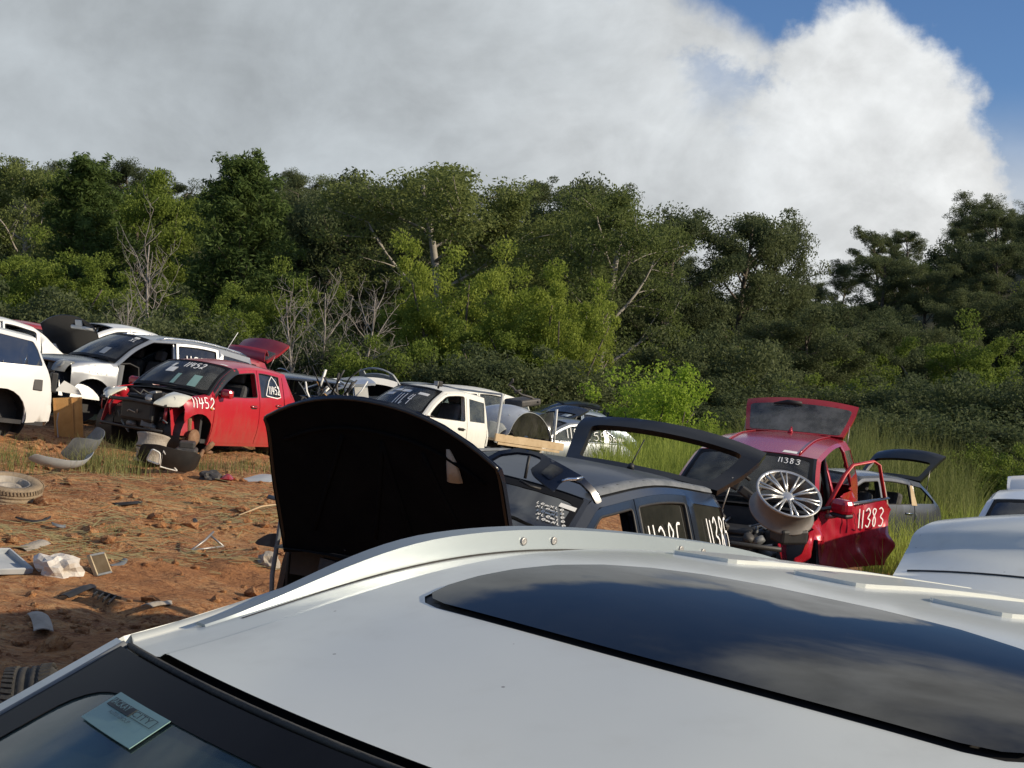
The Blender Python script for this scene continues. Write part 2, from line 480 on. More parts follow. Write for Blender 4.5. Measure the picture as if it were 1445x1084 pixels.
def inside(poly, X, Y):
    p = np.asarray(poly, float)
    r = np.zeros(len(X), bool)
    x1, y1 = p[:, 0], p[:, 1]
    x2, y2 = np.roll(x1, -1), np.roll(y1, -1)
    for a, b, c, d in zip(x1, y1, x2, y2):
        cr = ((b > Y) != (d > Y))
        with np.errstate(divide='ignore', invalid='ignore'):
            xi = (c - a) * (Y - b) / (d - b + 1e-15) + a
        r ^= cr & (X < xi)
    return r
def tess(poly, holes, step):
    loops = [resample(poly, step)] + [resample(h, step) for h in holes]
    vs = []; es = []
    for l in loops:
        b = len(vs)
        vs += l
        es += [(b + i, b + (i + 1) % len(l)) for i in range(len(l))]
    p = np.array(poly)
    gx = np.arange(p[:, 0].min() + step * .5, p[:, 0].max(), step)
    gy = np.arange(p[:, 1].min() + step * .5, p[:, 1].max(), step)
    if len(gx) and len(gy):
        G = np.array([(x + (.25 * step if j % 2 else -.25 * step), y) for j, y in enumerate(gy) for x in gx])
        ok = inside(poly, G[:, 0], G[:, 1])
        for h in holes: ok &= ~inside(h, G[:, 0], G[:, 1])
        bd = np.array(vs)
        for g in G[ok]:
            if np.min(np.hypot(bd[:, 0] - g[0], bd[:, 1] - g[1])) > step * .42: vs.append(tuple(g))
    r = delaunay_2d_cdt([Vector(v) for v in vs], es, [], 0, 1e-6)
    V = np.array([tuple(v) for v in r[0]]); T = np.array([tuple(f) for f in r[2]])
    cen = V[T].mean(axis=1)
    ok = inside(poly, cen[:, 0], cen[:, 1])
    for h in holes: ok &= ~inside(h, cen[:, 0], cen[:, 1])
    return V, T[ok]
def sheet(mb, surf, poly, holes=(), step=.1, th=.012, m=0, mi=None, center=None, off=0.0):
    """cover a 2-D outline with triangles, lay it on a surface, give it thickness"""
    V2, T = tess(poly, holes, step)
    u, v = V2[:, 0], V2[:, 1]
    P = surf(u, v)
    h = 1e-3
    du = surf(u + h, v) - surf(u - h, v); dv = surf(u, v + h) - surf(u, v - h)
    N = np.cross(du, dv); N /= np.linalg.norm(N, axis=1, keepdims=True) + 1e-12
    c = center if center is not None else np.array([P[:, 0].mean() * .7, 0, .55])
    if ((P - c) * N).sum() < 0: N = -N
    fn = np.cross(P[T[:, 1]] - P[T[:, 0]], P[T[:, 2]] - P[T[:, 0]])
    if (fn * N[T[:, 0]]).sum() < 0: T = T[:, ::-1]
    P = P + N * off
    mb.add(P, T, m, True)
    if th:
        Q = P - N * th
        mb.add(Q, T[:, ::-1], m if mi is None else mi, True)
        cnt = {}
        for t in T:
            for a, b in ((t[0], t[1]), (t[1], t[2]), (t[2], t[0])): cnt[(a, b)] = 1
        bd = [(a, b) for (a, b) in cnt if (b, a) not in cnt]
        VV = []; FF = []
        for a, b in bd:
            k = len(VV)
            VV += [P[a], P[b], Q[b], Q[a]]
            FF.append((k + 1, k, k + 3, k + 2))
        mb.add(VV, FF, m, False)
    return mb

def smooth_sheet(surf, poly, holes, step, off, name, mat, parent):
    """single-skin sheet with the surface's own exact normals (clean reflections)"""
    V2, T = tess(poly, holes, step)
    u, v = V2[:, 0], V2[:, 1]
    P_ = surf(u, v); h = 4e-3
    N = np.cross(surf(u + h, v) - surf(u - h, v), surf(u, v + h) - surf(u, v - h)); N /= np.linalg.norm(N, axis=1, keepdims=True) + 1e-12
    if N[:, 2].mean() < 0: N = -N
    P_ = P_ + N * off
    fn = np.cross(P_[T[:, 1]] - P_[T[:, 0]], P_[T[:, 2]] - P_[T[:, 0]])
    flip = (fn * N[T[:, 0]]).sum(1) < 0
    T = np.where(flip[:, None], T[:, ::-1], T)
    o = mesh_obj(name, P_, T, mat, parent)
    o.data.normals_split_custom_set_from_vertices([tuple(map(float, n)) for n in N])
    return o

class Body:
    """shape of a car: rows are (x,z) on the centreline and (x,z) of the shoulder edge, front to rear"""
    def __init__(s, rows, W, belt, zs, tb=.30, shoulder=.035, tuck=.06, corners=(5, 7, 9), r_edge=.05, crown=2.4):
        s.rows = np.array(rows, float)
        n = len(rows)
        # sample the rows with corner-aware catmull-rom
        ts = np.linspace(0, n - 1, (n - 1) * 60 + 1)
        S = np.zeros((len(ts), 4))
        for i, t in enumerate(ts):
            k = min(int(t), n - 2); f = t - k
            p1, p2 = s.rows[k], s.rows[k + 1]
            m1 = (s.rows[k + 1] - s.rows[k - 1]) * .5 if k > 0 and k not in corners else (p2 - p1)
            m2 = (s.rows[k + 2] - s.rows[k]) * .5 if k + 2 < n and (k + 1) not in corners else (p2 - p1)
            # keep tangents from overshooting
            for q in range(4):
                d = p2[q] - p1[q]
                for mm in (m1, m2):
                    if abs(mm[q]) > 2.0 * abs(d) + .06: mm[q] = math.copysign(2.0 * abs(d) + .06, mm[q])
            f2, f3 = f * f, f ** 3
            S[i] = (2 * f3 - 3 * f2 + 1) * p1 + (f3 - 2 * f2 + f) * m1 + (-2 * f3 + 3 * f2) * p2 + (f3 - f2) * m2
        s.ts, s.S = ts, S
        s.W = np.array(sorted(W)); s.B = np.array(sorted(belt))
        s.zs, s.tb, s.sh, s.tk, s.re, s.cr = zs, tb, shoulder, tuck, r_edge, crown
        # edge height as a function of x (upper envelope)
        k0 = int(np.argmax(S[:, 2]))
        ex = S[k0:, 2]; ez = S[k0:, 3]
        o = np.argsort(ex); s.ex, s.ez = ex[o], ez[o]
        s.sides = {}
    def w(s, x): return np.interp(x, s.W[:, 0], s.W[:, 1])
    def belt(s, x): return np.interp(x, s.B[:, 0], s.B[:, 1])
    def ze(s, x): return np.interp(x, s.ex, s.ez)
    def ct(s, x, off):
        h = .02
        sl = (s.ze(x + h) - s.ze(x - h)) / (2 * h)
        return s.ze(x) - off * np.sqrt(1 + np.minimum(sl * sl, 4))
    def Y(s, x, z):
        x = np.asarray(x, float); z = np.asarray(z, float)
        w = s.w(x); zb = s.belt(x)
        f = np.clip((z - s.zs) / (zb - s.zs), -.3, 1)
        y = w - s.tk * np.clip(1 - f / .55, 0, 2) ** 2 - s.sh * np.clip((f - .62) / .38, 0, 1) ** 2
        # a pressed waist crease and a lower crease
        y = y - .006 * np.exp(-((f - .70) / .05) ** 2) - .008 * np.exp(-((f - .16) / .05) ** 2)
        up = np.clip(z - zb, 0, None)
        y = y - up * s.tb - .03 * up * up
        e = s.ze(x)
        q = np.clip((z - e + s.re) / s.re, 0, 1)
        y = y - s.re * .8 * (1 - np.sqrt(1 - np.minimum(q, .999) ** 2))
        return y
    def side(s, sg):
        if sg not in s.sides:
            s.sides[sg] = lambda x, z: np.stack([x, sg * s.Y(x, z), z], -1)
        return s.sides[sg]
    def top(s, t, v):
        t = np.asarray(t, float); v = np.asarray(v, float)
        xc, zc, xe, ze = (np.interp(t, s.ts, s.S[:, i]) for i in range(4))
        ye = s.Y(xe, ze)
        a = np.abs(v)
        b = a ** s.cr
        return np.stack([xc + (xe - xc) * a ** 2.2, v * ye, zc + (ze - zc) * b], -1)
    def t_at_x(s, x, lo=0, hi=99):
        m = (s.ts >= lo) & (s.ts <= hi)
        o = np.argsort(s.S[m][:, 0])
        return float(np.interp(x, s.S[m][:, 0][o], s.ts[m][o]))

DIG = {'0': [[(.5, 1), (.15, .8), (.1, .4), (.35, 0), (.75, .1), (.9, .55), (.75, .95), (.5, 1)]],
       '1': [[(.45, 1), (.5, 0)]],
       '2': [[(.1, .8), (.4, 1), (.8, .85), (.7, .5), (.1, .05), (.45, .12), (.95, 0)]],
       '3': [[(.1, .9), (.5, 1), (.8, .8), (.4, .55), (.85, .35), (.6, .02), (.1, .1)]],
       '4': [[(.3, 1), (.1, .45), (.9, .5)], [(.7, .95), (.6, 0)]],
       '5': [[(.85, 1), (.3, .95), (.2, .58), (.7, .6), (.85, .25), (.5, 0), (.1, .1)]],
       '8': [[(.75, .9), (.35, 1), (.25, .75), (.7, .35), (.6, .02), (.25, .1), (.35, .45), (.8, .8), (.75, .9)]],
       '9': [[(.8, .75), (.5, 1), (.2, .75), (.5, .5), (.8, .75), (.75, 0)]],
       'A': [[(0, 0), (.5, 1), (1, 0), (0, 0)]],
       'm': [[(0, 0), (.1, .6), (.3, .1), (.4, .6), (.6, .1), (.75, .55), (1, .1)]],
       'x': [[(.1, .9), (.9, .1)], [(.9, .95), (.1, 0)]], ' ': [], '-': [[(.1, .5), (.9, .5)]],
       'l': [[(.3, 1), (.25, .4), (.4, 0), (.7, .15)]], 'e': [[(.1, .5), (.9, .55), (.5, .95), (.15, .5), (.4, .05), (.9, .15)]]}
def writing(mb, text, surf, org, ux, uy, wd=.012, gap=.2, rng=None, off=.004, center=None, m=0):
    """hand-written strokes as narrow ribbons lying on a surface; org/ux/uy in the surface's own 2-D coordinates"""
    rng = rng or random.Random(len(text))
    org = np.array(org, float); ux = np.array(ux, float); uy = np.array(uy, float)
    cx = 0.0
    for ch in text:
        sk = rng.uniform(-.08, .14)
        adv = .45 if ch == '1' else 1.0
        for st in DIG.get(ch, []):
            pts = []
            st2 = [(a + rng.uniform(-.05, .05), b + rng.uniform(-.05, .05)) for a, b in st]
            # smooth
            for i in range(len(st2) - 1):
                p0 = np.array(st2[max(i - 1, 0)]); p1 = np.array(st2[i]); p2 = np.array(st2[i + 1]); p3 = np.array(st2[min(i + 2, len(st2) - 1)])
                for f in (0, .33, .66):
                    pts.append(.5 * (2 * p1 + (p2 - p0) * f + (2 * p0 - 5 * p1 + 4 * p2 - p3) * f * f + (3 * p1 - p0 - 3 * p2 + p3) * f ** 3))
            pts.append(np.array(st2[-1]))
            Q = np.array([org + ux * (cx + (p[0] * (adv if ch == '1' else 1)) + sk * p[1]) + uy * p[1] for p in pts])
            P = surf(Q[:, 0], Q[:, 1])
            h = 1e-3
            N = np.cross(surf(Q[:, 0] + h, Q[:, 1]) - surf(Q[:, 0] - h, Q[:, 1]), surf(Q[:, 0], Q[:, 1] + h) - surf(Q[:, 0], Q[:, 1] - h))
            N /= np.linalg.norm(N, axis=1, keepdims=True) + 1e-12
            c = center if center is not None else np.array([P[:, 0].mean(), 0, .7])
            if ((P - c) * N).sum() < 0: N = -N
            T = np.gradient(P, axis=0); T /= np.linalg.norm(T, axis=1, keepdims=True) + 1e-12
            S_ = np.cross(N, T) * wd / 2
            P = P + N * off
            n = len(P)
            V = np.concatenate([P - S_, P + S_])
            mb.add(V, [(i, i + 1, n + i + 1, n + i) for i in range(n - 1)], m, False)
        cx += adv + gap

def tyre_prof(r, w, rr):
    h = w / 2
    return [(rr, -h * .78), (rr + (r - rr) * .35, -h), (r - .03, -h * .97), (r - .008, -h * .78), (r, -h * .4), (r - .010, -h * .36), (r, -h * .30), (r, -.012), (r - .010, -.006), (r - .010, .006), (r, .012),
            (r, h * .30), (r - .010, h * .36), (r, h * .4), (r - .008, h * .78), (r - .03, h * .97), (rr + (r - rr) * .35, h), (rr, h * .78), (rr - .012, h * .6), (rr - .012, -h * .6)]
def wheel_parts(root, M, r=.32, w=.2, rr=.2, spokes=5, outer=1, tyre_mat='rubber', rim_mat='alloy', tyre=True, steel=False):
    """wheel > tyre, rim ; axis = local Y of M, outer face at +Y*outer"""
    wo = empty('wheel', Matrix.Identity(4)); wo.parent = root; wo.matrix_local = M
    if tyre: MB().lathe(tyre_prof(r, w, rr), 40, closed=True).build('tyre', tyre_mat, wo)
    b = MB()
    h = w / 2
    b.lathe([(rr, -h * .8), (rr - .02, -h * .8), (rr - .03, -h * .5), (rr - .035, h * .5), (rr - .012, h * .8), (rr, h * .86), (rr + .008, h * .8), (rr - .004, h * .6), (rr - .02, h * .3), (rr - .02, -h * .4), (rr + .008, -h * .8)], 36,
            Matrix.Scale(outer, 4, (0, 1, 0)) if outer < 0 else None, 1)
    face = outer * h * .55
    if steel:
        prof = [(rr - .03, face * .6), (rr - .06, face * .5), (rr * .55, face * 1.1), (rr * .42, face * .9), (.05, face * .7), (0, face * .7)]
        b.lathe(prof, 36)
    else:
        b.lathe([(.055, face - outer * .03), (.055, face), (.03, face + outer * .004), (0, face + outer * .004)], 20)
        for k in range(spokes):
            a = 2 * math.pi * k / spokes
            for da in (-.10, .10):
                p0 = Vector((math.cos(a) * .04, face, math.sin(a) * .04)); p1 = Vector((math.cos(a + da) * (rr - .012), face + outer * .012, math.sin(a + da) * (rr - .012)))
                b.tube([p0, (p0 + p1) / 2 + Vector((0, outer * .006, 0)), p1], [.02, .013, .014], 6, 0, flat=.8)
    b.build('rim', [rim_mat, 'barrel'], wo)
    return wo

def seat(root, x, y, z, mat='seat_fabric', w=.5, headrest=True):
    b = MB()
    b.box((x, y, z + .08), (.52, w, .16), bev=.05)
    b.box((x - .34, y, z + .42), (.16, w, .66), Matrix.Rotation(R(-14), 3, 'Y'), bev=.06)
    o = b.build('seat', mat, root)
    if headrest:
        h = MB()
        h.box((x - .45, y, z + .86), (.10, .27, .19), Matrix.Rotation(R(-10), 3, 'Y'), bev=.04)
        for q in (-.06, .06): h.tube([(x - .42, y + q, z + .70), (x - .45, y + q, z + .80)], .007, 6)
        h.build('headrest', mat, o)
    return o

def arch_poly(cx, r, z0, n=14, zc=None):
    """points of a wheel arch from rear-bottom over the top to front-bottom"""
    zc = .31 if zc is None else zc
    a0 = math.asin(max(-1, min(1, (z0 - zc) / r)))
    return [(cx + r * math.cos(a), zc + r * math.sin(a)) for a in np.linspace(math.pi - a0, a0, n)]

def build_car(name, label, cat, group, M, B, spec):
    """spec keys: paint, inner, xa/xb/xc (gaps), axles, arch, glass..., hood/tailgate: 'shut'|angle|None, drop: set of parts left out"""
    g = spec.get
    root = empty(name, M, label, cat, group)
    pm, im = g('paint'), g('inner', 'trim')
    step = g('step', .11)
    drop = set(g('drop', ()))
    gap = .006
    xa, xb, xc = g('xa'), g('xb'), g('xc')
    xf, xr = g('axles'); ar = g('arch', .36); zs = B.zs
    zc = g('arch_z', .31)
    tc, th_, tr, tt = g('t_cowl', 5), g('t_head', 7), g('t_rear', 9), g('t_tail', 11)
    nose = g('t_nose', 3)
    mats = [pm, im]
    Smin = float(B.S[:, 2].min()); 
    for sg in (1, -1):
        S = B.side(sg)
        sn = 'L' if sg > 0 else 'R'
        has = lambda p: (p not in drop) and (p + '_' + sn not in drop)
        # fender
        if has('fender'):
            xn = float(np.interp(nose, B.ts, B.S[:, 2])) - .01
            b = MB()
            top_ = [(x, float(B.ze(x))) for x in np.linspace(xn, xa + gap, 12)]
            zn = float(B.ze(xn)) - .18
            A = arch_poly(xf, ar, zs + .02, zc=zc)
            lo = [(xa + gap, zs + .02)] + [p for p in A if p[0] > xa + .03 and p[0] < xn + .3]
            front = [(min(xn, A[-1][0] + .05), zn)] if A[-1][0] < xn else [(xn, zn)]
            A2 = [p for p in A if p[0] < xn - .02 or p[1] > zn]
            lo = [(xa + gap, zs + .02)] + [p for p in A2 if p[0] > xa + .03]
            poly = lo + [(xn, max(zn, lo[-1][1] - .0) if lo[-1][0] > xn - .1 else zn)] + top_
            sheet(b, S, poly, step=step, mi=1)
            te = np.linspace(nose, tc, 8)
            sheet(b, B.top, [(t, sg * .90) for t in te] + [(t, sg * 1.0) for t in te[::-1]], step=.3, mi=1)
            b.build('fender', mats, root)
        # front and rear doors with window openings
        def window(x0, x1, o=.085, lift=.018):
            xs = np.linspace(x0, x1, 16)
            up = [(x, float(B.ct(x, o))) for x in xs]
            up = [p for p in up if p[1] > float(B.belt(p[0])) + lift + .03]
            if len(up) < 2: return None
            lo = [(p[0], float(B.belt(p[0])) + lift) for p in up]
            if up[-1][0] < x1 - .01: pass
            return rnd(lo + up[::-1], .035, 3)
        def door(x0, x1, wn0, wn1, wname):
            # x0 < x1
            xs = np.linspace(x1 - gap, x0 + gap, 14)
            poly = [(x0 + gap, zs + .02), (x1 - gap, zs + .02)] + [(x, float(B.ct(x, .035))) for x in xs]
            if x0 - ar < xr < x0 + ar * 1.4:      # rear door cut by the wheel arch
                A = [p for p in arch_poly(xr, ar + .02, zs + .02, zc=zc) if p[0] > x0 + gap]
                poly = [(x0 + gap, A[0][1])] + A + [(x1 - gap, zs + .02)] + [(x, float(B.ct(x, .035))) for x in xs]
            wp = window(wn0, wn1)
            b = MB()
            sheet(b, S, poly, [wp] if wp else [], step=step, th=.04, mi=1)
            d = b.build('door', mats, root)
            if wp and has(wname):
                q = MB(); sheet(q, S, wp, step=step * 1.3, th=.004, off=-.018)
                q.build('window', g(wname + '_glass', g('glass', 'glass_tint')), d)
            if wp:   # rubber seal round the opening
                q = MB()
                P = S(np.array([p[0] for p in wp + wp[:1]]), np.array([p[1] for p in wp + wp[:1]]))
                P[:, 1] -= sg * .004
                q.tube([tuple(p) for p in P], .009, 5, caps=False); q.build('window_seal', 'black_plastic', d)
            # handle
            hx, hz = x0 + .16, float(B.belt(x0 + .16)) - .13
            yy = float(B.Y(hx, hz)) * sg
            h = MB()
            h.tube([(hx - .09, yy - sg * .005, hz), (hx - .08, yy + sg * .022, hz), (hx + .08, yy + sg * .022, hz + .005), (hx + .09, yy - sg * .005, hz + .005)], .012, 6)
            h.box((hx, yy - sg * .004, hz - .005), (.15, .014, .06), bev=.006, m=1)
            h.build('door_handle', [g('handle', pm), 'black_plastic'], d)
            return d
        if has('front_door'):
            d = door(xb, xa, xb + .05, xa + .25, 'front_window')
            if has('mirror') and g('mirror', True):
                mxp, mz = xa - g('mirror_dx', .18), float(B.belt(xa - .18)) + .07
                my = sg * (float(B.Y(mxp, mz)) + .11)
                q = MB(); q.box((mxp, my, mz), (.12, .20, .14), bev=.045); q.box((mxp - .05, my, mz), (.03, .17, .11), m=1, bev=.01)
                q.tube([(mxp, my - sg * .14, mz - .05), (mxp, my - sg * .05, mz - .04)], .02, 6, 1)
                q.build('mirror', [g('mirror_paint', pm), 'black_plastic'], d)
        if has('rear_door') and xc is not None: door(xc, xb, xc + g('rw_in', .10), xb - .05, 'rear_window_side')
        # sill, pillars and cant rail: what stays when the doors are gone
        b = MB()
        xs = np.linspace(xa + .02, Smin + .02, 40)
        rail_hi = [(x, float(B.ze(x))) for x in xs]
        # strip under the shoulder edge
        xe_ = xc if xc is not None else xb
        xs2 = [x for x in xs if x > xe_ - .02]
        sheet(b, S, [(x, float(B.ze(x))) for x in xs2] + [(x, float(B.ct(x, .034))) for x in xs2[::-1]], step=step, mi=1, th=.03)
        sheet(b, S, [(xa, zs - .03), (xa, zs + .022), (xe_, zs + .022), (xe_, zs - .03)], step=step, mi=1, th=.05, off=-.004)
        if 'front_door' in drop or 'front_door_' + sn in drop or g('bpillar', True):
            zt = float(B.ct(xb, .03))
            sheet(b, S, [(xb - .05, zs), (xb + .05, zs), (xb + .035, zt), (xb - .05, zt)], step=step, mi=1, th=.05, off=-.05)
        b.build('side_frame', mats, root)
        # A pillar top strip
        b = MB()
        te = np.linspace(tc, th_, 8)
        pv_ = g('pillar_v', .945)
        sheet(b, B.top, [(t, sg * pv_) for t in te] + [(t, sg * 1.0) for t in te[::-1]], step=.3, mi=1, th=.02)
        b.build('windscreen_pillar', [g('apillar', pm), im], root)
        # quarter
        if has('quarter'):
            x1 = xc if xc is not None else xb
            seg = B.S[(B.ts >= tr - 2) & (B.ts <= tt + .9)]
            E = [(p[2], p[3]) for p in seg if p[2] < x1 - .01]
            topq = [(x1 - gap, float(B.ze(x1)))] + E
            A = arch_poly(xr, ar, zs + .02, zc=zc)
            A = [p for p in A if p[0] < x1 - gap - .01]
            xend = E[-1][0]
            lo = [(xend, max(zs + .08, E[-1][1] - .25))] if E[-1][1] > zs + .1 else []
            A = [p for p in A if p[0] > xend + .02]
            if A and A[-1][0] > x1 - .06: last = []
            else: last = [(x1 - gap, zs + .02)]
            poly = topq + lo + A + last
            wp = None
            if g('qwin'):
                wp = window(*g('qwin'), o=g('qwin_o', .10), lift=.03)
            b = MB(); sheet(b, S, poly, [wp] if wp else [], step=step, mi=1, th=.03)
            q_ = b.build('quarter_panel', mats, root)
            if wp and has('quarter_window'):
                q = MB(); sheet(q, S, wp, step=step * 1.3, th=.004, off=-.010)
                q.build('quarter_window', g('quarter_glass', g('glass', 'glass_tint')), q_)
        # wheel wells and wheels
        for nm, cx in (('front', xf), ('rear', xr)):
            if nm == 'front' and g('no_front'): continue
            b = MB()
            yo = float(B.Y(cx, .6)); yi = yo - .34
            th0 = np.linspace(R(-35), R(215), 16)
            b.grid([[(cx + (ar + .015) * math.cos(a), sg * y, zc + (ar + .015) * math.sin(a)) for y in (yi, yo - .03)] for a in th0])
            b.grid([[(cx + rr_ * math.cos(a), sg * yi, zc + rr_ * math.sin(a)) for rr_ in (.02, ar + .02)] for a in np.linspace(0, 2 * math.pi, 17)])
            b.build('wheel_well', 'black_plastic', root)
            wh = g('wheels', {})
            if (nm + '_' + sn) in wh or nm in wh or 'all' in wh:
                wheel_parts(root, Matrix.Translation((cx, sg * (yo - .13), g('wr', .32))), g('wr', .32), .2, g('rr', .2), 5, sg, steel=g('steel', False), rim_mat=g('rim', 'alloy'))
    # roof
    if 'roof' not in drop:
        b = MB()
        te = np.linspace(th_, tr, 10)
        sheet(b, B.top, [(t, -1.0) for t in te] + [(t, 1.0) for t in te[::-1]], step=g('roof_step', .2), mi=1, th=.02)
        rf = b.build('roof', [g('roof_paint', pm), im], root)
    # windscreen and its painted border
    if 'windscreen' not in drop:
        b = MB()
        v0 = .955
        te = np.linspace(tc + .05, th_ - .05, 8); vv = np.linspace(-v0, v0, 10)
        poly = [(t, v0) for t in te] + [(te[-1], v) for v in vv[::-1][1:-1]] + [(t, -v0) for t in te[::-1]] + [(te[0], v) for v in vv[1:-1]]
        sheet(b, B.top, poly, step=.18, th=.005)
        ws = b.build('windscreen', g('ws_glass', 'glass'), root)
        q = MB()
        inn = rnd([(tc + .22, .90), (th_ - .18, .90), (th_ - .18, -.90), (tc + .22, -.90)], .1, 4)
        sheet(q, B.top, poly, [inn], step=.18, th=.002, off=.003)
        q.build('windscreen_border', 'frit', ws)
    # cowl and dash
    xcw = float(np.interp(tc, B.ts, B.S[:, 0])); zcw = float(np.interp(tc, B.ts, B.S[:, 1])); wcw = float(B.w(xcw))
    b = MB()
    b.grid([[(x, y * (wcw - .12), z - .05 * abs(y) ** 2) for y in np.linspace(-1, 1, 9)] for x, z in ((xcw + .05, zcw - .035), (xcw - .04, zcw - .02), (xcw - .14, zcw - .05), (xcw - .16, zcw - .2))])
    for q in (-.35, .15):
        b.tube([(xcw + .02, q, zcw + .0), (xcw - .03, q + .25, zcw + .035), (xcw - .035, q + .52, zcw + .03)], .008, 5)
    b.build('cowl', 'black_plastic', root)
    b = MB()
    b.grid([[(x, y * (wcw - .14), z + .03 * math.cos(y * 5) * (1 if i == 1 else 0)) for y in np.linspace(-1, 1, 13)] for i, (x, z) in enumerate(((xcw - .14, zcw - .06), (xcw - .42, zcw - .02), (xcw - .60, zcw - .06), (xcw - .64, zcw - .24), (xcw - .5, zcw - .45)))], th=.02)
    b.build('dashboard', g('dash', 'trim'), root)
    # floor pan and firewall
    b = MB()
    xe0 = Smin + .12
    fl = g('front_floor', xcw - .05)
    b.box(((fl + xe0) / 2, 0, zs + .03), (fl - xe0, 2 * (wcw - .10), .06))
    b.box((xcw - .02, 0, (zs + zcw - .1) / 2 + .02), (.05, 2 * (wcw - (.42 if g('no_front') else .10)), zcw - .1 - zs))
    b.build('floor_pan', g('floor', 'trim'), root)
    if g('seats', True):
        sx = (xa + xb) / 2 - .12
        for y in (-.36, .36):
            if ('seat' not in drop): seat(root, sx, y, zs + g('seat_h', .18), g('seat_mat', 'seat_fabric'))
        if xc is not None and 'rear_seat' not in drop: seat(root, sx - .85, 0, zs + g('seat_h', .18) + .04, g('seat_mat', 'seat_fabric'), w=1.1, headrest=False)
        sw = MB()
        sy = g('steer', -1) * .36
        Ms = Matrix.Translation((xcw - .72, sy, zcw - .02)) @ Matrix.Rotation(R(-65), 4, 'Y')
        pts = [Ms @ Vector((.17 * math.cos(a), .17 * math.sin(a), 0)) for a in np.linspace(0, 2 * math.pi, 21)]
        sw.tube(pts, .014, 6, caps=False)
        for a in (0, 2.1, 4.2): sw.tube([Ms @ Vector((0, 0, -.03)), Ms @ Vector((.16 * math.cos(a), .16 * math.sin(a), 0))], .016, 5)
        sw.tube([Ms @ Vector((0, 0, -.02)), Ms @ Vector((0, 0, -.3))], .03, 6)
        sw.build('steering_wheel', 'trim', root)
    # bonnet
    hd = g('hood', 'shut')
    if hd is not None:
        b = MB()
        te = np.linspace(nose + .05, tc - .03, 10)
        poly = [(t, -.895) for t in te] + [(t, .895) for t in te[::-1]]
        sheet(b, B.top, poly, step=.2, mi=1, th=.025)
        h = b.build('bonnet', [pm, g('liner', 'bonnet_liner')], root)
        if hd != 'shut':
            piv = Vector((xcw, 0, zcw - .02))
            h.matrix_local = Matrix.Translation(piv) @ Matrix.Rotation(R(-hd), 4, 'Y') @ Matrix.Translation(-piv)
    # tailgate
    tg = g('tailgate', 'shut')
    if tg is not None:
        t1 = g('t_tg', tt)
        xh = float(np.interp(tr, B.ts, B.S[:, 0])); zh = float(np.interp(tr, B.ts, B.S[:, 1]))
        te = np.linspace(tr + .04, t1, 8); v0 = g('tg_v', .93)
        poly = [(t, -v0) for t in te] + [(t, v0) for t in te[::-1]]
        w0, w1 = g('tg_win', (tr + .18, tr + .95))
        wp = rnd([(w0, -.80), (w0, .80), (w1, .80), (w1, -.80)], .12, 4)
        b = MB(); sheet(b, B.top, poly, [wp], step=.18, mi=1, th=.05)
        to = b.build('tailgate', [g('tg_paint', pm), g('tg_inner', im)], root)
        if 'tg_glass' not in drop:
            q = MB(); sheet(q, B.top, rnd([(w0 - .06, -.85), (w0 - .06, .85), (w1 + .05, .85), (w1 + .05, -.85)], .1, 4), step=.2, th=.004, off=.004)
            q.build('tailgate_glass', g('tg_glassmat', 'glass_tint'), to)
        if g('spoiler'):
            q = MB()
            q.grid([[B.top(np.array([t]), np.array([v]))[0] + np.array([-dx, 0, dz]) for v in np.linspace(-.9, .9, 11)] for t, dx, dz in ((tr + .02, 0, .02), (tr + .05, .12, .03), (tr + .1, .2, .0), (tr + .16, .08, -.02))], th=.012)
            q.build('spoiler', pm, to)
        if tg != 'shut':
            piv = Vector((xh, 0, zh - .01))
            MT = Matrix.Translation(piv) @ Matrix.Rotation(R(tg), 4, 'Y') @ Matrix.Translation(-piv)
            to.matrix_local = MT
            for sg in (1, -1):
                if 'strut_' + ('L' if sg > 0 else 'R') in drop: continue
                P = B.top(np.array([tr + .75]), np.array([sg * .92]))[0]
                a = MT @ Vector(P)
                e = B.top(np.array([tr + .8]), np.array([sg * .96]))[0]
                e = Vector(e) + Vector((.06, -sg * .03, -.12))
                q = MB(); q.tube([e, e.lerp(a, .5)], .013, 6); q.tube([e.lerp(a, .5), a], .006, 6, 1)
                q.build('gas_strut', ['black_plastic', 'bare_metal'], root)
    if g('rear_bumper'):
        b = MB()
        te = np.linspace(tt + .04, len(B.rows) - 1, 6)
        sheet(b, B.top, [(t, -1.0) for t in te] + [(t, 1.0) for t in te[::-1]], step=.25, th=.01)
        b.build('rear_bumper', pm, root)
    if g('front_bumper'):
        b = MB()
        te = np.linspace(0, nose - .5, 6)
        sheet(b, B.top, [(t, -1.0) for t in te] + [(t, 1.0) for t in te[::-1]], step=.25, th=.01)
        b.build('front_bumper', pm, root)
    return root
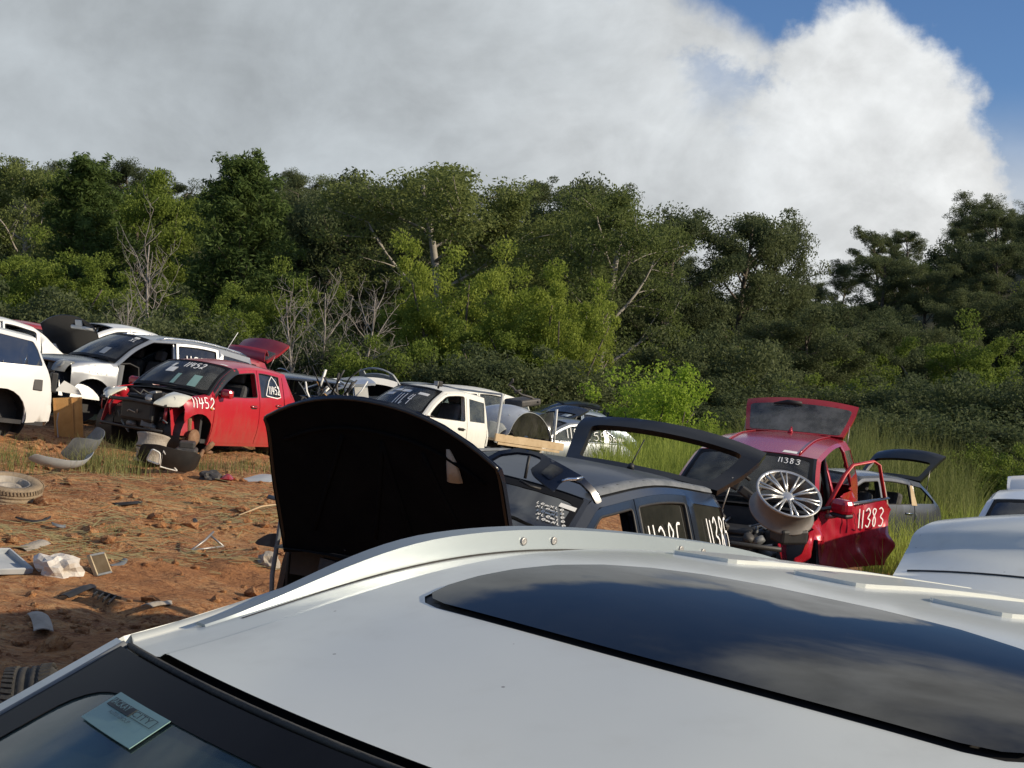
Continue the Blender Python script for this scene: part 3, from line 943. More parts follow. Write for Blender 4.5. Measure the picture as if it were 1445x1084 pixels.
def mkrows(xf, zn, xcw, zcw, xh, zh, zr, xrr, zrr, xt, ztl, xb_, zb_=.55, wrap=.11, xro=None, tailx=.45, tailz=.5, fdx=.32):
    """front x, nose height, cowl, windscreen head, roof height, rear roof edge, tailgate foot, rear bumper"""
    xm = (xf - .16 + xcw) / 2
    xro = (xh + xrr) / 2 if xro is None else xro
    tm = (xrr + (xt - xrr) * tailx, zrr + (ztl - zrr) * tailz)
    wm = ((xcw + xh) / 2 + .015, (zcw + zh) / 2 + .035)
    return [(xf - .08, .25, xf - fdx - .04, .25), (xf, .5, xf - fdx, .5), (xf - .04, .70, xf - fdx - .04, .70),
            (xf - .16, zn, xf - fdx - .14, zn - .02), (xm, zn + (zcw - zn) * .68, xm - .08, zn + (zcw - zn) * .68 - .05),
            (xcw, zcw, xcw - wrap, zcw - .05), (wm[0], wm[1], wm[0] - wrap, wm[1] - .045), (xh, zh, xh - wrap * .9, zh - .05),
            (xro, zr, xro, zr - .06), (xrr, zrr, xrr + .03, zrr - .06), (tm[0], tm[1], tm[0] + .06, tm[1] - .03),
            (xt, ztl, xt + .09, ztl - .02), (xb_, zb_, xb_ + .12, zb_), (xb_ + .06, .27, xb_ + .16, .27)]
def widths(xf, xb, wm, fr=.16, rr=.12):
    return [(xf + .1, wm - fr - .16), (xf - .15, wm - fr), (xf - .45, wm - .05), (xf - .85, wm - .005), (xf - 1.3, wm), (xb + 1.2, wm), (xb + .6, wm - .02), (xb + .25, wm - rr * .6), (xb - .05, wm - rr * 1.5)]

SWIFT = Body(mkrows(1.98, .80, 1.04, 1.0, .36, 1.45, 1.51, -1.22, 1.45, -1.62, .88, -1.72), widths(1.98, -1.72, .845), [(1.1, .93), (0, .95), (-1.4, 1.03)], .22, tb=.30)
WAGON = Body(mkrows(2.32, .92, 1.12, 1.08, .38, 1.60, 1.69, -1.95, 1.60, -2.28, .95, -2.38), widths(2.32, -2.38, .93), [(1.2, 1.0), (0, 1.04), (-2.2, 1.12)], .26, tb=.32)
SUV = Body(mkrows(2.28, .98, 1.16, 1.10, .42, 1.60, 1.68, -1.75, 1.64, -2.10, 1.0, -2.25), widths(2.28, -2.25, .94), [(1.2, 1.03), (0, 1.08), (-2.2, 1.18)], .28, tb=.30)
DARK = Body(mkrows(2.43, .96, 1.22, 1.08, .40, 1.60, 1.68, -1.95, 1.62, -2.3, 1.0, -2.4, fdx=.32), widths(2.43, -2.4, .93), [(1.2, 1.0), (0, 1.05), (-2.2, 1.12)], .27, tb=.40)
GREY = Body(mkrows(2.15, .85, 1.05, 1.0, .30, 1.46, 1.52, -1.35, 1.46, -1.98, .95, -2.10, tailx=.55), widths(2.15, -2.1, .88), [(1.1, .93), (0, .97), (-1.9, 1.06)], .24, tb=.30)
SEDAN = Body(mkrows(2.2, .80, 1.15, .98, .35, 1.40, 1.46, -.85, 1.40, -1.45, 1.02, -2.2, tailx=.5, tailz=.45), widths(2.2, -2.2, .87), [(1.1, .90), (0, .94), (-1.6, .98)], .22, tb=.34)
UTE = Body(mkrows(2.05, .92, .78, 1.06, .15, 1.58, 1.64, -1.08, 1.60, -1.20, 1.0, -1.22, .60, tailx=.6, xro=-.4), [(2.1, .66), (1.8, .76), (1.4, .82), (1.0, .83), (-1.3, .83)], [(1.0, 1.0), (-1.3, 1.04)], .42, tb=.24, tuck=.04)
_nr = [list(r) for r in mkrows(2.2, .98, 1.25, 1.07, .42, 1.604, 1.706, -1.80, 1.566, -2.1, 1.0, -2.2, wrap=.15, xro=-.42)]
for _i in (5, 6, 7, 8, 9): _nr[_i][3] = _nr[_i][1] - .028
NEAR = Body(_nr, widths(2.2, -2.2, .92), [(1.2, 1.0), (0, 1.05), (-2.2, 1.12)], .27, tb=.36, r_edge=.05, crown=3.0)
# ------------------------------------------------------------------ where the cars stand
def put(px, py, d, local, yaw, pitch=0, roll=0):
    """pose whose local point lies on the ray of a photo pixel at a given distance"""
    Rm = rotm(R(yaw), R(pitch), R(roll))
    t = at(px, py, d) - Rm @ Vector(local)
    return Matrix.Translation(t) @ Rm
def tp(B, t, v): return tuple(B.top(np.array([t]), np.array([v]))[0])
def sp_(B, x, z): return (x, float(B.Y(x, z)), z)
P = {}
P['swift'] = pose(-4.99, 22.77, 1.04, 245.1, -2.3, -5.0)
P['silver'] = pose(-6.96, 25.9, 1.34, 227.9, -6.0, -4.2)
P['red'] = pose(3.09, 17.5, .04, 247.3, 3.7, -2.4)
P['dark'] = pose(-.17, 8.79, .18, 242.8, -2.6, -7.7)
P['grey'] = pose(5.25, 23.15, -.39, 217.4, -4.4, -.3)
P['ute'] = pose(-1.85, 26.49, .63, 229.5, -5.9, -3.6)
P['near'] = pose(.069, 1.663, .333, 228.85, -1.43, -3.68)
P['left'] = put(50, 477, 21.0, tp(WAGON, 9.0, .98), 226, -5, -3)
P['blk'] = put(106, 498, 29.5, (1.15, 0, 1.0), 250, -3, -4)
P['wht'] = put(47, 462, 28.5, tp(SEDAN, 9, .97), 232, -6, -4)
P['redfar'] = put(62, 458, 35.0, tp(SWIFT, 8.8, 0), 210, -3, -3)
P['slv2'] = put(190, 462, 31.5, tp(SEDAN, 8.4, .3), 226, -5, -4)
P['hatch'] = put(372, 512, 27.6, tp(SWIFT, 9, .95), 232, -4, -5)
P['scrapA'] = put(545, 562, 34.0, (1.15, 0, .98), 236, -3, -3)
P['scrapB'] = put(478, 538, 30.0, tp(SUV, 9, .6), 205, -3, -4)
P['scrapC'] = put(500, 541, 37.0, tp(SEDAN, 8, .5), 214, -3, -3)
P['sedD'] = put(772, 583, 36.5, tp(SWIFT, 8.2, .6), 224, -3, -2)
P['van'] = put(741, 566, 32.5, tp(WAGON, 9, .9), 228, -6, -3)
P['sedA'] = put(882, 628, 33.5, sp_(SEDAN, -1.45, .98), 218, -4, -2)
P['sedB'] = put(826, 580, 40.0, tp(SEDAN, 8, .9), 205, -3, -2)
P['sedC'] = put(820, 569, 44.0, tp(SEDAN, 8, .9), 190, -2, -2)
P['rgt'] = put(1404, 704, 15.2, tp(GREY, 7, -.95), 246, 0, -3)
OUT = {}
# ------------------------------------------------------------------ ground: follows what the cars stand on
_gp = []
for k, M in P.items():
    n = M.to_3x3() @ Vector((0, 0, 1)); t = M.translation
    _gp.append((t.x, t.y, t.z, -n.x / n.z * .7, -n.y / n.z * .7))
_gp += [(-6.5, 13.0, .75, -.06, .03), (-3.4, 12.5, .35, -.07, .03), (-7, 17, 1.0, -.05, .02), (-.5, -1.5, .3, -.03, .0), (6, 6, -.3, -.04, 0), (-6, 6, .5, -.05, 0), (12, 30, -1.2, 0, 0), (18, 14, -1, 0, 0), (9, 17, -.45, 0, 0), (-16, 30, 2.0, 0, 0), (-14, 10, 1.2, 0, 0), (3, 42, -.2, 0, 0), (0, 60, .2, 0, 0), (30, 60, -1.5, 0, 0), (-30, 60, 2.2, 0, 0), (70, 40, -1.5, 0, 0), (-70, 40, 2.5, 0, 0), (0, -30, 0, 0, 0)]
_gp = np.array(_gp)
def smooth01(t):
    t = np.clip(t, 0, 1)
    return t * t * (3 - 2 * t)
def ground_z(x, y):
    x = np.asarray(x, float); y = np.asarray(y, float)
    num = 0; den = 0
    for gx_, gy_, gz_, a, b in _gp:
        dx, dy = x - gx_, y - gy_
        d2 = dx * dx + dy * dy
        w = 1 / (d2 + 2.5) ** 1.6
        lim = np.exp(-d2 / 30)
        num = num + w * (gz_ + (a * dx + b * dy) * lim); den = den + w
    z = num / den
    # wooded hills round the back of the yard
    u = x / np.maximum(y, 1)
    top = np.interp(u, [-.9, -.36, -.1, .05, .14, .185, .235, .30, .36, .9], [20, 16.5, 16, 14.5, 10.5, 7.0, 13.5, 18.5, 22, 25])
    z = z + top * smooth01((y - 72) / 120) + 12 * smooth01((y - 260) / 300)
    side = smooth01((np.abs(x) - 90) / 160) * 18
    return z + side
_ng = np.random.default_rng(5)
_oct = [(s, _ng.uniform(-1, 1, (10, 2)), _ng.uniform(0, 6.28, 10)) for s in (.5, 1.1, 2.3, 4.8, 9.5)]
def wavy(x, y, k):
    s, d, p = _oct[k]
    r = 0
    for i in range(10): r = r + np.sin(s * 2.2 * (x * d[i, 0] + y * d[i, 1]) + p[i])
    return r / 10
def mud(x, y):
    """small relief of the churned clay: ruts, clods"""
    r = .060 * wavy(x, y, 1) + .060 * wavy(x + .3 * wavy(x, y, 1), y, 2) + .045 * wavy(x + .2 * wavy(x, y, 2), y, 3) + .026 * wavy(x, y, 4)
    r = r + .16 * np.clip(wavy(x * .8, y * 1.7, 2) - .10, 0, 1)
    # wheel ruts running across the open clay
    q = y + .55 * x - 12.8 + .5 * wavy(x, y, 0)
    rut = np.exp(-((q % 1.9 - .95) / .16) ** 2)
    r = r - .05 * rut * np.clip(1 - ((x + 5) / 6) ** 2, 0, 1)
    return r
def gz1(x, y): return float(ground_z(x, y)) 
def gpt(px, py, lift=0.0):
    """where the ray of a photo pixel meets the ground"""
    d = ray(px, py)
    t = 2.0
    while t < 120:
        p = Vector((0, 0, CAMZ)) + d * t
        if p.z < gz1(p.x, p.y) + float(mud(p.x, p.y)) * .5 + lift: return p
        t += .05
    return p
def ground_mesh(name, xs, ys, mats, relief=True, fade=None):
    X, Y = np.meshgrid(xs, ys, indexing='ij')
    Z = ground_z(X, Y)
    if relief:
        m = mud(X, Y)
        if fade is not None: m = m * fade(X, Y)
        Z = Z + m
    else: Z = Z - .10
    b = MB(); b.grid(np.stack([X, Y, Z], -1))
    o = b.build(name, mats)
    return tag(o, kind='structure')

# clay / grass-litter material
m, nt, out = nmat('clay')
p = nd(nt, 'ShaderNodeBsdfPrincipled'); p.inputs['Roughness'].default_value = .95; p.inputs['Specular IOR Level'].default_value = .2
tc = nd(nt, 'ShaderNodeTexCoord')
def tnoise(nt, tc, scale, detail=8, rough=.6, sc=(1, 1, 1), dist=0.0):
    mp = nd(nt, 'ShaderNodeMapping'); mp.inputs['Scale'].default_value = sc
    nt.links.new(tc.outputs['Object'], mp.inputs[0])
    n = nd(nt, 'ShaderNodeTexNoise'); n.inputs['Scale'].default_value = scale; n.inputs['Detail'].default_value = detail; n.inputs['Roughness'].default_value = rough; n.inputs['Distortion'].default_value = dist
    nt.links.new(mp.outputs[0], n.inputs['Vector'])
    return n.outputs['Fac']
def trange(nt, f, a, b, c=0.0, d=1.0):
    n = nd(nt, 'ShaderNodeMapRange', interpolation_type='SMOOTHSTEP')
    for i, q in enumerate((a, b, c, d)): n.inputs[i + 1].default_value = q
    nt.links.new(f, n.inputs[0])
    return n.outputs[0]
def tmix(nt, f, a, b):
    n = nd(nt, 'ShaderNodeMix', data_type='RGBA')
    nt.links.new(f, n.inputs[0])
    for s, q in ((6, a), (7, b)):
        if isinstance(q, tuple): n.inputs[s].default_value = c4(q)
        else: nt.links.new(q, n.inputs[s])
    return n.outputs[2]
f1 = trange(nt, tnoise(nt, tc, .9, 6, .6), .38, .62)
f2 = trange(nt, tnoise(nt, tc, 5, 9, .68, (1, 1, 1), .4), .42, .66)
f3 = trange(nt, tnoise(nt, tc, 26, 6, .7), .45, .70)
f4 = trange(nt, tnoise(nt, tc, 1.9, 9, .68, (1, 1.6, 1), .6), .44, .62)
c = tmix(nt, f1, (.56, .265, .105), (.47, .215, .088))
c = tmix(nt, f2, c, (.62, .36, .165))
c = tmix(nt, f4, c, (.30, .125, .055))
c = tmix(nt, f3, c, (.55, .36, .20))
f5 = trange(nt, tnoise(nt, tc, .55, 5, .6, (1, 1.8, 1), .4), .50, .66)
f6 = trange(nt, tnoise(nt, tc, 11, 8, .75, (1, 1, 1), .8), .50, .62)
c = tmix(nt, f5, c, (.44, .205, .088))
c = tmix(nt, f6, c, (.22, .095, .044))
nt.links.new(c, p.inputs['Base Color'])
bp = nd(nt, 'ShaderNodeBump'); bp.inputs['Strength'].default_value = 1.0; bp.inputs['Distance'].default_value = .09
nt.links.new(tnoise(nt, tc, 9, 10, .72, (1, 1, 1), .6), bp.inputs['Height']); nt.links.new(bp.outputs[0], p.inputs['Normal'])
nt.links.new(p.outputs[0], out.inputs[0])
# dark forest floor / rough grass land
simple('forest_floor', (.030, .036, .014), rough=1, col2=(.060, .064, .026), scale=.35, bump=.6, bscale=2)
xs = np.concatenate([np.linspace(-13, -1, 280), np.linspace(-.9, 6.0, 90)]); ys = np.concatenate([np.linspace(-4, 5, 50), np.linspace(5.06, 26, 340)])
def _fade(X, Y): return smooth01((X + 13) / 1.0) * smooth01((6.0 - X) / 1.0) * smooth01((Y + 4) / 1) * smooth01((26 - Y) / 1.0)
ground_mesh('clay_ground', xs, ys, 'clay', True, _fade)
fx = np.concatenate([np.linspace(-420, -40, 20), np.linspace(-36, 36, 73), np.linspace(40, 420, 20)])
fy = np.concatenate([np.linspace(-60, -4, 8), np.linspace(0, 60, 61), np.linspace(63, 260, 60), np.linspace(280, 700, 12)])
ground_mesh('terrain', fx, fy, 'forest_floor', False)
# ------------------------------------------------------------------ vehicles
def write_on(parent, text, surf, org, ux, uy, wd=.014, seed=1, name='painted_number', center=None, off=.006, m='marker'):
    b = MB(); writing(b, text, surf, org, ux, uy, wd, rng=random.Random(seed), off=off, center=center)
    return b.build(name, m, parent)
def patch_on(parent, B, t0, t1, v0, v1, mat, name='sticker', off=.005):
    b = MB(); sheet(b, B.top, [(t0, v0), (t1, v0), (t1, v1), (t0, v1)], step=min(.2, max(t1 - t0, v1 - v0) / 5), th=.001, off=off)
    return b.build(name, mat, parent)
def clutter(root, name, n, box, seed, mats=('black_plastic', 'bare_metal', 'wire', 'grey_plastic'), size=(.08, .25)):
    """bits of a stripped engine bay: housings, hoses, brackets"""
    rg = random.Random(seed)
    (x0, x1), (y0, y1), (z0, z1) = box
    outs = []
    for i in range(n):
        b = MB()
        c = (rg.uniform(x0, x1), rg.uniform(y0, y1), rg.uniform(z0, z1))
        k = rg.random()
        if k < .4:
            s = [rg.uniform(*size) for _ in range(3)]
            b.box(c, s, Matrix.Rotation(rg.uniform(-.6, .6), 3, 'Z') @ Matrix.Rotation(rg.uniform(-.4, .4), 3, 'X'), bev=.02)
            nm = 'housing'
        elif k < .8:
            p = [Vector(c)]
            for j in range(5): p.append(p[-1] + Vector((rg.uniform(-.12, .12), rg.uniform(-.14, .14), rg.uniform(-.07, .08))))
            b.tube(p, rg.uniform(.008, .022), 7); nm = 'hose'
        else:
            r = rg.uniform(.04, .09)
            b.lathe([(0, -.03), (r, -.03), (r, .03), (r * .6, .04), (0, .04)], 16, Matrix.Translation(c) @ rotm(rg.uniform(0, 6), 0, rg.uniform(-1, 1))); nm = 'pulley'
        outs.append(b.build(nm, rg.choice(mats), root))
    return outs
def engine_bay(root, B, xf, w, mat, z0=.35, z1=.85, seed=3, n=26, bar='black_plastic'):
    xcw = float(np.interp(5, B.ts, B.S[:, 0]))
    for sg in (1, -1):
        b = MB(); b.grid([[(x, sg * (w - .16 - .06 * k), z) for x in np.linspace(xcw, xf - .25, 5)] for k, z in enumerate((B.zs + .1, .6, .78))], th=.01)
        b.build('inner_wing', mat, root)
    b = MB(); b.tube([(xf - .14, -w + .22, .74), (xf - .06, 0, .76), (xf - .14, w - .22, .74)], .028, 8); b.build('radiator_support', bar, root)
    b = MB(); b.tube([(xf - .14, -w + .25, .36), (xf - .10, 0, .35), (xf - .14, w - .25, .36)], .022, 8); b.build('bumper_bar', 'black_plastic', root)
    b = MB(); b.box((xf - .34, 0, .50), (.05, 2 * w - .7, .26), bev=.01)
    for i in range(12): b.box((xf - .31, 0, .40 + i * .02), (.012, 2 * w - .74, .006))
    b.build('radiator', 'black_plastic', root)
    b = MB(); b.box((xcw + .42, .05, .62), (.50, .62, .34), bev=.05); b.box((xcw + .42, .05, .82), (.40, .50, .07), bev=.03); b.build('engine', 'black_plastic', root)
    b = MB(); b.box((xcw + .25, w - .42, .74), (.26, .2, .2), bev=.02); b.build('battery', 'black_plastic', root)
    for sg in (1, -1):
        b = MB(); b.lathe([(0, .05), (.09, .04), (.11, 0), (.06, -.1)], 16, Matrix.Translation((xcw + .28, sg * (w - .25), .86)) @ Matrix.Rotation(R(90), 4, 'X'))
        b.build('strut_tower', mat, root)
    clutter(root, 'bay', n, ((xcw + .1, xf - .2), (-w + .3, w - .3), (z0, z1)), seed)
def headlight(root, B, sg, t0, t1, v0, v1, mat='lens_clear', depth=.05, name='headlight'):
    b = MB()
    pts = []
    for i, t in enumerate(np.linspace(t0, t1, 7)):
        row = []
        for j, v in enumerate(np.linspace(v0, v1, 9)):
            f = math.sin(math.pi * i / 6) * math.sin(math.pi * j / 8)
            q = B.top(np.array([t]), np.array([sg * v]))[0]
            row.append(q + np.array([.6, 0, .5]) * depth * f)
        pts.append(row)
    b.grid(pts, th=.03)
    o = b.build(name, mat, root)
    q = B.top(np.array([(t0 + t1) / 2]), np.array([sg * (v0 + v1) / 2]))[0]
    r = MB(); r.lathe([(0, .035), (.05, .03), (.075, .02), (.08, 0)], 20, Matrix.Translation(tuple(q + np.array([.02, 0, .012]))) @ Matrix.Rotation(R(-90), 4, 'Z') @ Matrix.Rotation(R(35), 4, 'X'))
    r.build('lamp_bowl', 'lens_dark', o)
    return o

# --- red hatchback, stripped front, number 11452
SW = dict(paint='red', xa=.86, xb=-.32, xc=-1.02, axles=(1.19, -1.19), arch=.365, apillar='black', drop={'front_window', 'windscreen_x', 'wheel'}, hood=None, glass='glass_tint', ws_glass='glass', qwin=None, rear_bumper=1, tailgate='shut', step=.09, wheels={'rear', 'front_R'}, wr=.29, rr=.18)
car = build_car('red_hatchback', 'red hatchback with 11452 on its wing, bonnet and front bumper missing, in the clay', 'car', None, P['swift'], SWIFT, SW)
OUT['swift'] = car
def kids(o, n): return [c for c in o.children if c.name.split('.')[0] == n]
engine_bay(car, SWIFT, 1.86, .84, 'red', seed=4, n=34)
for sg in (1, -1):
    headlight(car, SWIFT, sg, 2.35, 4.05, .60, 1.0, depth=.07)
    b = MB(); b.tube([(1.60, sg * .52, .48), (1.62, sg * .53, .62), (1.56, sg * .50, .80)], .03, 6, flat=.6); b.build('headlight_panel', 'red_old', car)
    b = MB(); b.grid([[tuple(SWIFT.side(sg)(np.array([x]), np.array([float(SWIFT.ct(x, o))]))[0] + np.array([0, sg * .005, 0])) for o in (.0, .04, .088)] for x in np.linspace(.84, .16, 12)]); b.build('pillar_blackout', 'black', car)
S_ = SWIFT.side(1)
write_on(car, '11452', S_, (1.36, .76), (-.105, .0), (.02, .155), .018, 2)
b = MB(); b.lathe([(0, .02), (.026, .012), (.028, 0)], 14, Matrix.Translation((.93, float(SWIFT.Y(.93, .76)), .76))); b.build('side_repeater', 'lens_amber', car)
rd = [d for d in kids(car, 'door')]
write_on(car, 'A', S_, (-.50, 1.03), (-.44, 0), (0, .30), .014, 3, 'painted_triangle')
write_on(car, '11452', S_, (-.60, 1.05), (-.065, 0), (0, .13), .014, 5)
write_on(car, '11452', SWIFT.top, (6.35, -.10), (.0, .115), (.42, 0), .020, 7, center=np.array([-1, 0, .6]))
for a in ((5.9, 6.25, -.42, -.18, 'sticker'), (6.3, 6.6, -.44, -.36, 'sticker'), (5.25, 5.85, .0, .10, 'sticker_green'), (5.25, 5.9, .42, .62, 'sticker_green')): patch_on(car, SWIFT, a[0], a[1], a[2], a[3], a[4], 'windscreen_sticker')
patch_on(car, SWIFT, 7.05, 7.14, .62, .80, 'sticker', 'roof_sticker', .004)
# suspension left in the open arch
b = MB(); b.tube([(1.19, .72, .30), (1.19, .5, .32)], .07, 10); b.tube([(1.19, .66, .30), (1.15, .6, .72)], .045, 10); b.tube([(1.1, .7, .25), (1.0, .35, .22)], .02, 8); b.tube([(1.3, .7, .28), (1.35, .3, .24)], .02, 8)
b.build('suspension_leg', 'rust', car)
b = MB(); b.lathe([(0, .02), (.13, .02), (.13, -.01), (.05, -.03)], 24, Matrix.Translation((1.19, .76, .30))); b.build('brake_disc', 'rust', car)

# --- silver wagon 11288 with its driver door gone
car = build_car('silver_wagon', 'silver wagon numbered 11288 with a front door missing and dark bonnet, behind the red hatchback', 'car', None, P['silver'], WAGON,
    dict(paint='silver', inner='trim', xa=.98, xb=-.22, xc=-1.15, axles=(1.42, -1.42), arch=.385, arch_z=.34, drop={'front_door_L', 'mirror'}, hood=None, glass='glass_tint', ws_glass='glass', qwin=(-2.15, -1.25), rear_bumper=1, floor='trim', rw_in=.06, wheels={'rear', 'front_R'}, wr=.33))
OUT['silver'] = car
b = MB(); te = np.linspace(3.05, 4.97, 10); sheet(b, WAGON.top, [(t, -.895) for t in te] + [(t, .895) for t in te[::-1]], step=.2, th=.02); b.build('bonnet', 'grey', car)
engine_bay(car, WAGON, 2.2, .92, 'grey', seed=9, n=16)
headlight(car, WAGON, 1, 2.3, 3.3, .78, 1.0, 'lens_dark'); headlight(car, WAGON, -1, 2.3, 3.3, .78, 1.0, 'lens_dark')
write_on(car, '11288', WAGON.side(1), (-.42, 1.18), (-.12, 0), (0, .20), .020, 4)
write_on(car, 'mmm', WAGON.side(1), (-1.36, 1.22), (-.18, 0), (0, .15), .018, 4)
write_on(car, 'xl', WAGON.top, (6.45, .55), (0, .10), (.28, 0), .014, 4, center=np.array([-1, 0, .6]))
patch_on(car, WAGON, 6.75, 6.88, .55, .72, 'sticker', 'windscreen_sticker'); patch_on(car, WAGON, 5.35, 5.75, .25, .45, 'pale_plastic', 'windscreen_sticker')
write_on(car, '11288', WAGON.side(1), (1.55, .82), (-.085, 0), (0, .14), .010, 9, m='sticker')
for sg in (1, -1):
    b = MB(); P0 = [tuple(WAGON.top(np.array([t]), np.array([sg * .93]))[0] + np.array([0, 0, .035 if 7.3 < t < 8.85 else .0])) for t in np.linspace(7.15, 8.95, 12)]
    b.tube(P0, .018, 6); b.build('roof_rail', 'chrome', car)
b = MB(); b.tube([(-1.78, .1, 1.62), (-1.98, .1, 2.0)], .006, 5); b.build('aerial', 'marker', car)
b = MB(); b.grid([[(x, .84 + dy, z) for x, dy in ((.94, .0), (.90, -.06), (.8, -.10))] for z in (.32, .6, .9, 1.03)], th=.03); b.build('door_hinge_post', 'silver', car)

# --- white four-wheel drive at the left edge
car = build_car('white_wagon', 'white wagon with blue tinted side glass cut by the left edge of the picture', 'car', None, P['left'], WAGON,
    dict(paint='white', xa=.98, xb=-.22, xc=-1.10, axles=(1.42, -1.42), arch=.40, arch_z=.36, glass='glass_blue', qwin=(-2.30, -1.20), qwin_o=.06, rear_bumper=1, seats=True, wheels={'front', 'rear_R'}, wr=.34))
OUT['left'] = car
b = MB(); x, z = -1.95, .86; y = float(WAGON.Y(x, z)); b.box((x, y - .004, z), (.16, .03, .17), Matrix.Rotation(R(8), 3, 'X') @ Matrix.Rotation(R(6), 3, 'Z'), bev=.012); b.build('fuel_flap_recess', 'black_plastic', car)
b = MB(); b.box((-2.26, .74, .92), (.10, .12, .30), Matrix.Rotation(R(-15), 3, 'Z'), bev=.02); b.build('tail_light_recess', 'black_plastic', car)

# --- white single-cab utility with a timber tray
car = build_car('white_utility', 'white extra-cab utility truck with timber-edged tray full of car panels', 'truck', None, P['ute'], UTE,
    dict(paint='white_old', xa=.58, xb=-.50, xc=None, axles=(1.30, -1.75), arch=.40, arch_z=.38, wheels={'rear', 'front'}, wr=.36, rr=.2, steel=True, rim='white_old', drop={'front_window_L', 'tailgate', 'front_window', 'mirror'}, glass='glass', ws_glass='glass_clear', qwin=(-1.0, -.58), qwin_o=.10, tailgate=None, hood='shut', front_bumper=1, front_floor=2.0, handle='black_plastic', t_tail=11))
OUT['ute'] = car
b = MB(); te = np.linspace(9.02, 12.9, 10); sheet(b, UTE.top, [(t, -1) for t in te] + [(t, 1) for t in te[::-1]], [rnd([(9.3, -.7), (9.3, .7), (10.6, .7), (10.6, -.7)], .1)], step=.25, th=.03); b.build('cab_back', 'white_old', car)
b = MB(); sheet(b, UTE.top, rnd([(9.3, -.7), (9.3, .7), (10.6, .7), (10.6, -.7)], .1), step=.3, th=.004, off=-.01); b.build('cab_back_glass', 'glass', car)
b = MB(); b.box((-2.3, 0, .80), (2.05, 1.72, .05)); b.box((-2.3, .3, .70), (2.1, .09, .14)); b.box((-2.3, -.3, .70), (2.1, .09, .14)); b.build('tray_deck', 'dirt_panel', car)
for sg in (1, -1):
    b = MB(); b.box((-2.30, sg * .875, .84), (2.10, .035, .15), bev=.006); b.build('tray_side_board', 'wood', car)
    b = MB(); b.box((-2.30, sg * .865, .735), (1.9, .03, .05), bev=.006); b.build('tray_side_rail', 'wood', car)
    b = MB(); b.box((-1.30, sg * .86, 1.20), (.05, .04, .92), bev=.006); b.build('headboard_post', 'pale_plastic', car)
b = MB(); b.box((-1.30, 0, 1.66), (.04, 1.72, .04), bev=.006); b.build('headboard_rail', 'pale_plastic', car)
b = MB(); b.box((-3.36, 0, .84), (.03, 1.72, .15), bev=.006); b.build('tray_tail_board', 'wood', car)
b = MB(); b.box((.10, .50, 1.66), (.11, .12, .10), bev=.02); b.box((.17, .50, 1.66), (.02, .10, .08), m=1); b.tube([(.10, .5, 1.57), (.10, .5, 1.62)], .02, 6); b.build('roof_lamp', ['black_plastic', 'lens_dark'], car)
write_on(car, '11l4', UTE.top, (5.45, -.15), (0, .16), (.75, 0), .02, 8, center=np.array([-1, 0, .7]))
for a in ((6.35, 6.55, -.55, -.28), (6.3, 6.52, -.22, .10), (6.25, 6.45, .42, .75), (6.0, 6.2, -.7, -.4)): patch_on(car, UTE, *a, 'sticker', 'windscreen_sticker')
b = MB(); b.box((.55, .80, .98), (.05, .05, .14), bev=.01); b.build('mirror_stub', 'black_plastic', car)

# --- dark blue four-wheel drive 11385, tailgate up without its glass
car = build_car('dark_blue_wagon', 'dark blue wagon numbered 11385 with black bonnet raised and empty tailgate frame open', 'car', None, P['dark'], DARK,
    dict(paint='dark_blue', roof_paint='roof_dark', xa=1.0, xb=-.26, xc=-1.16, axles=(1.42, -1.42), arch=.39, arch_z=.35, glass='glass_blue', ws_glass='glass_blue', qwin=(-2.12, -1.26), qwin_o=.075, tailgate=93, tg_v=.97, tg_paint='black', tg_inner='black', drop={'tg_glass', 'front_window_L', 'mirror', 'strut_R', 'fender'}, hood=65.4, no_front=1, wheels={'rear'}, wr=.34, seat_mat='seat_fabric', tg_win=(9.24, 10.60), t_tg=10.98, rear_bumper=1, rw_in=.05))
OUT['dark'] = car
write_on(car, '11385', DARK.side(1), (-.36, 1.16), (-.125, 0), (0, .24), .017, 12)
write_on(car, '11385', DARK.side(1), (-1.44, 1.20), (-.10, 0), (0, .22), .017, 13)
for sg in (1, -1):
    b = MB(); te = np.linspace(7.15, 8.95, 12)
    b.grid([[tuple(DARK.top(np.array([t]), np.array([sg * v]))[0] + np.array([0, 0, h])) for v, h in ((.86, .004), (.88, .022), (.95, .022), (.97, .004))] for t in te], th=.01)
    o = b.build('roof_channel', 'grey_plastic', car)
    for t in np.linspace(7.3, 8.85, 9):
        q = DARK.top(np.array([t]), np.array([sg * .915]))[0]
        k = MB(); k.box((q[0], q[1], q[2] + .024), (.05, .02, .012)); k.build('rail_mount', 'black_plastic', o)
bo = kids(car, 'bonnet')[0]
b = MB()
q = DARK.top(np.array([3.50]), np.array([.50]))[0]
b.tube([q + np.array([.06, 0, -.034]), q + np.array([-.02, .02, -.036]), q + np.array([-.12, .03, -.032])], [.012, .035, .048], 6, flat=.25); b.build('latch_plate', 'dirt_panel', bo)
b = MB(); b.tube([tuple(DARK.top(np.array([3.42 + .25 * abs(v) ** 3]), np.array([v]))[0] + np.array([-.02, 0, -.03])) for v in np.linspace(-.75, .75, 13)], .012, 6); b.build('bonnet_brace', 'bonnet_liner', bo)
for v0_, v1_ in ((-.62, -.30), (.62, .30), (-.15, .0), (.15, .0)):
    b = MB(); b.tube([tuple(DARK.top(np.array([t]), np.array([v0_ + (v1_ - v0_) * f]))[0] + np.array([0, 0, -.028])) for f, t in zip(np.linspace(0, 1, 8), np.linspace(4.7, 3.55, 8))], .014, 6, flat=.4); b.build('bonnet_rib', 'bonnet_liner', bo)
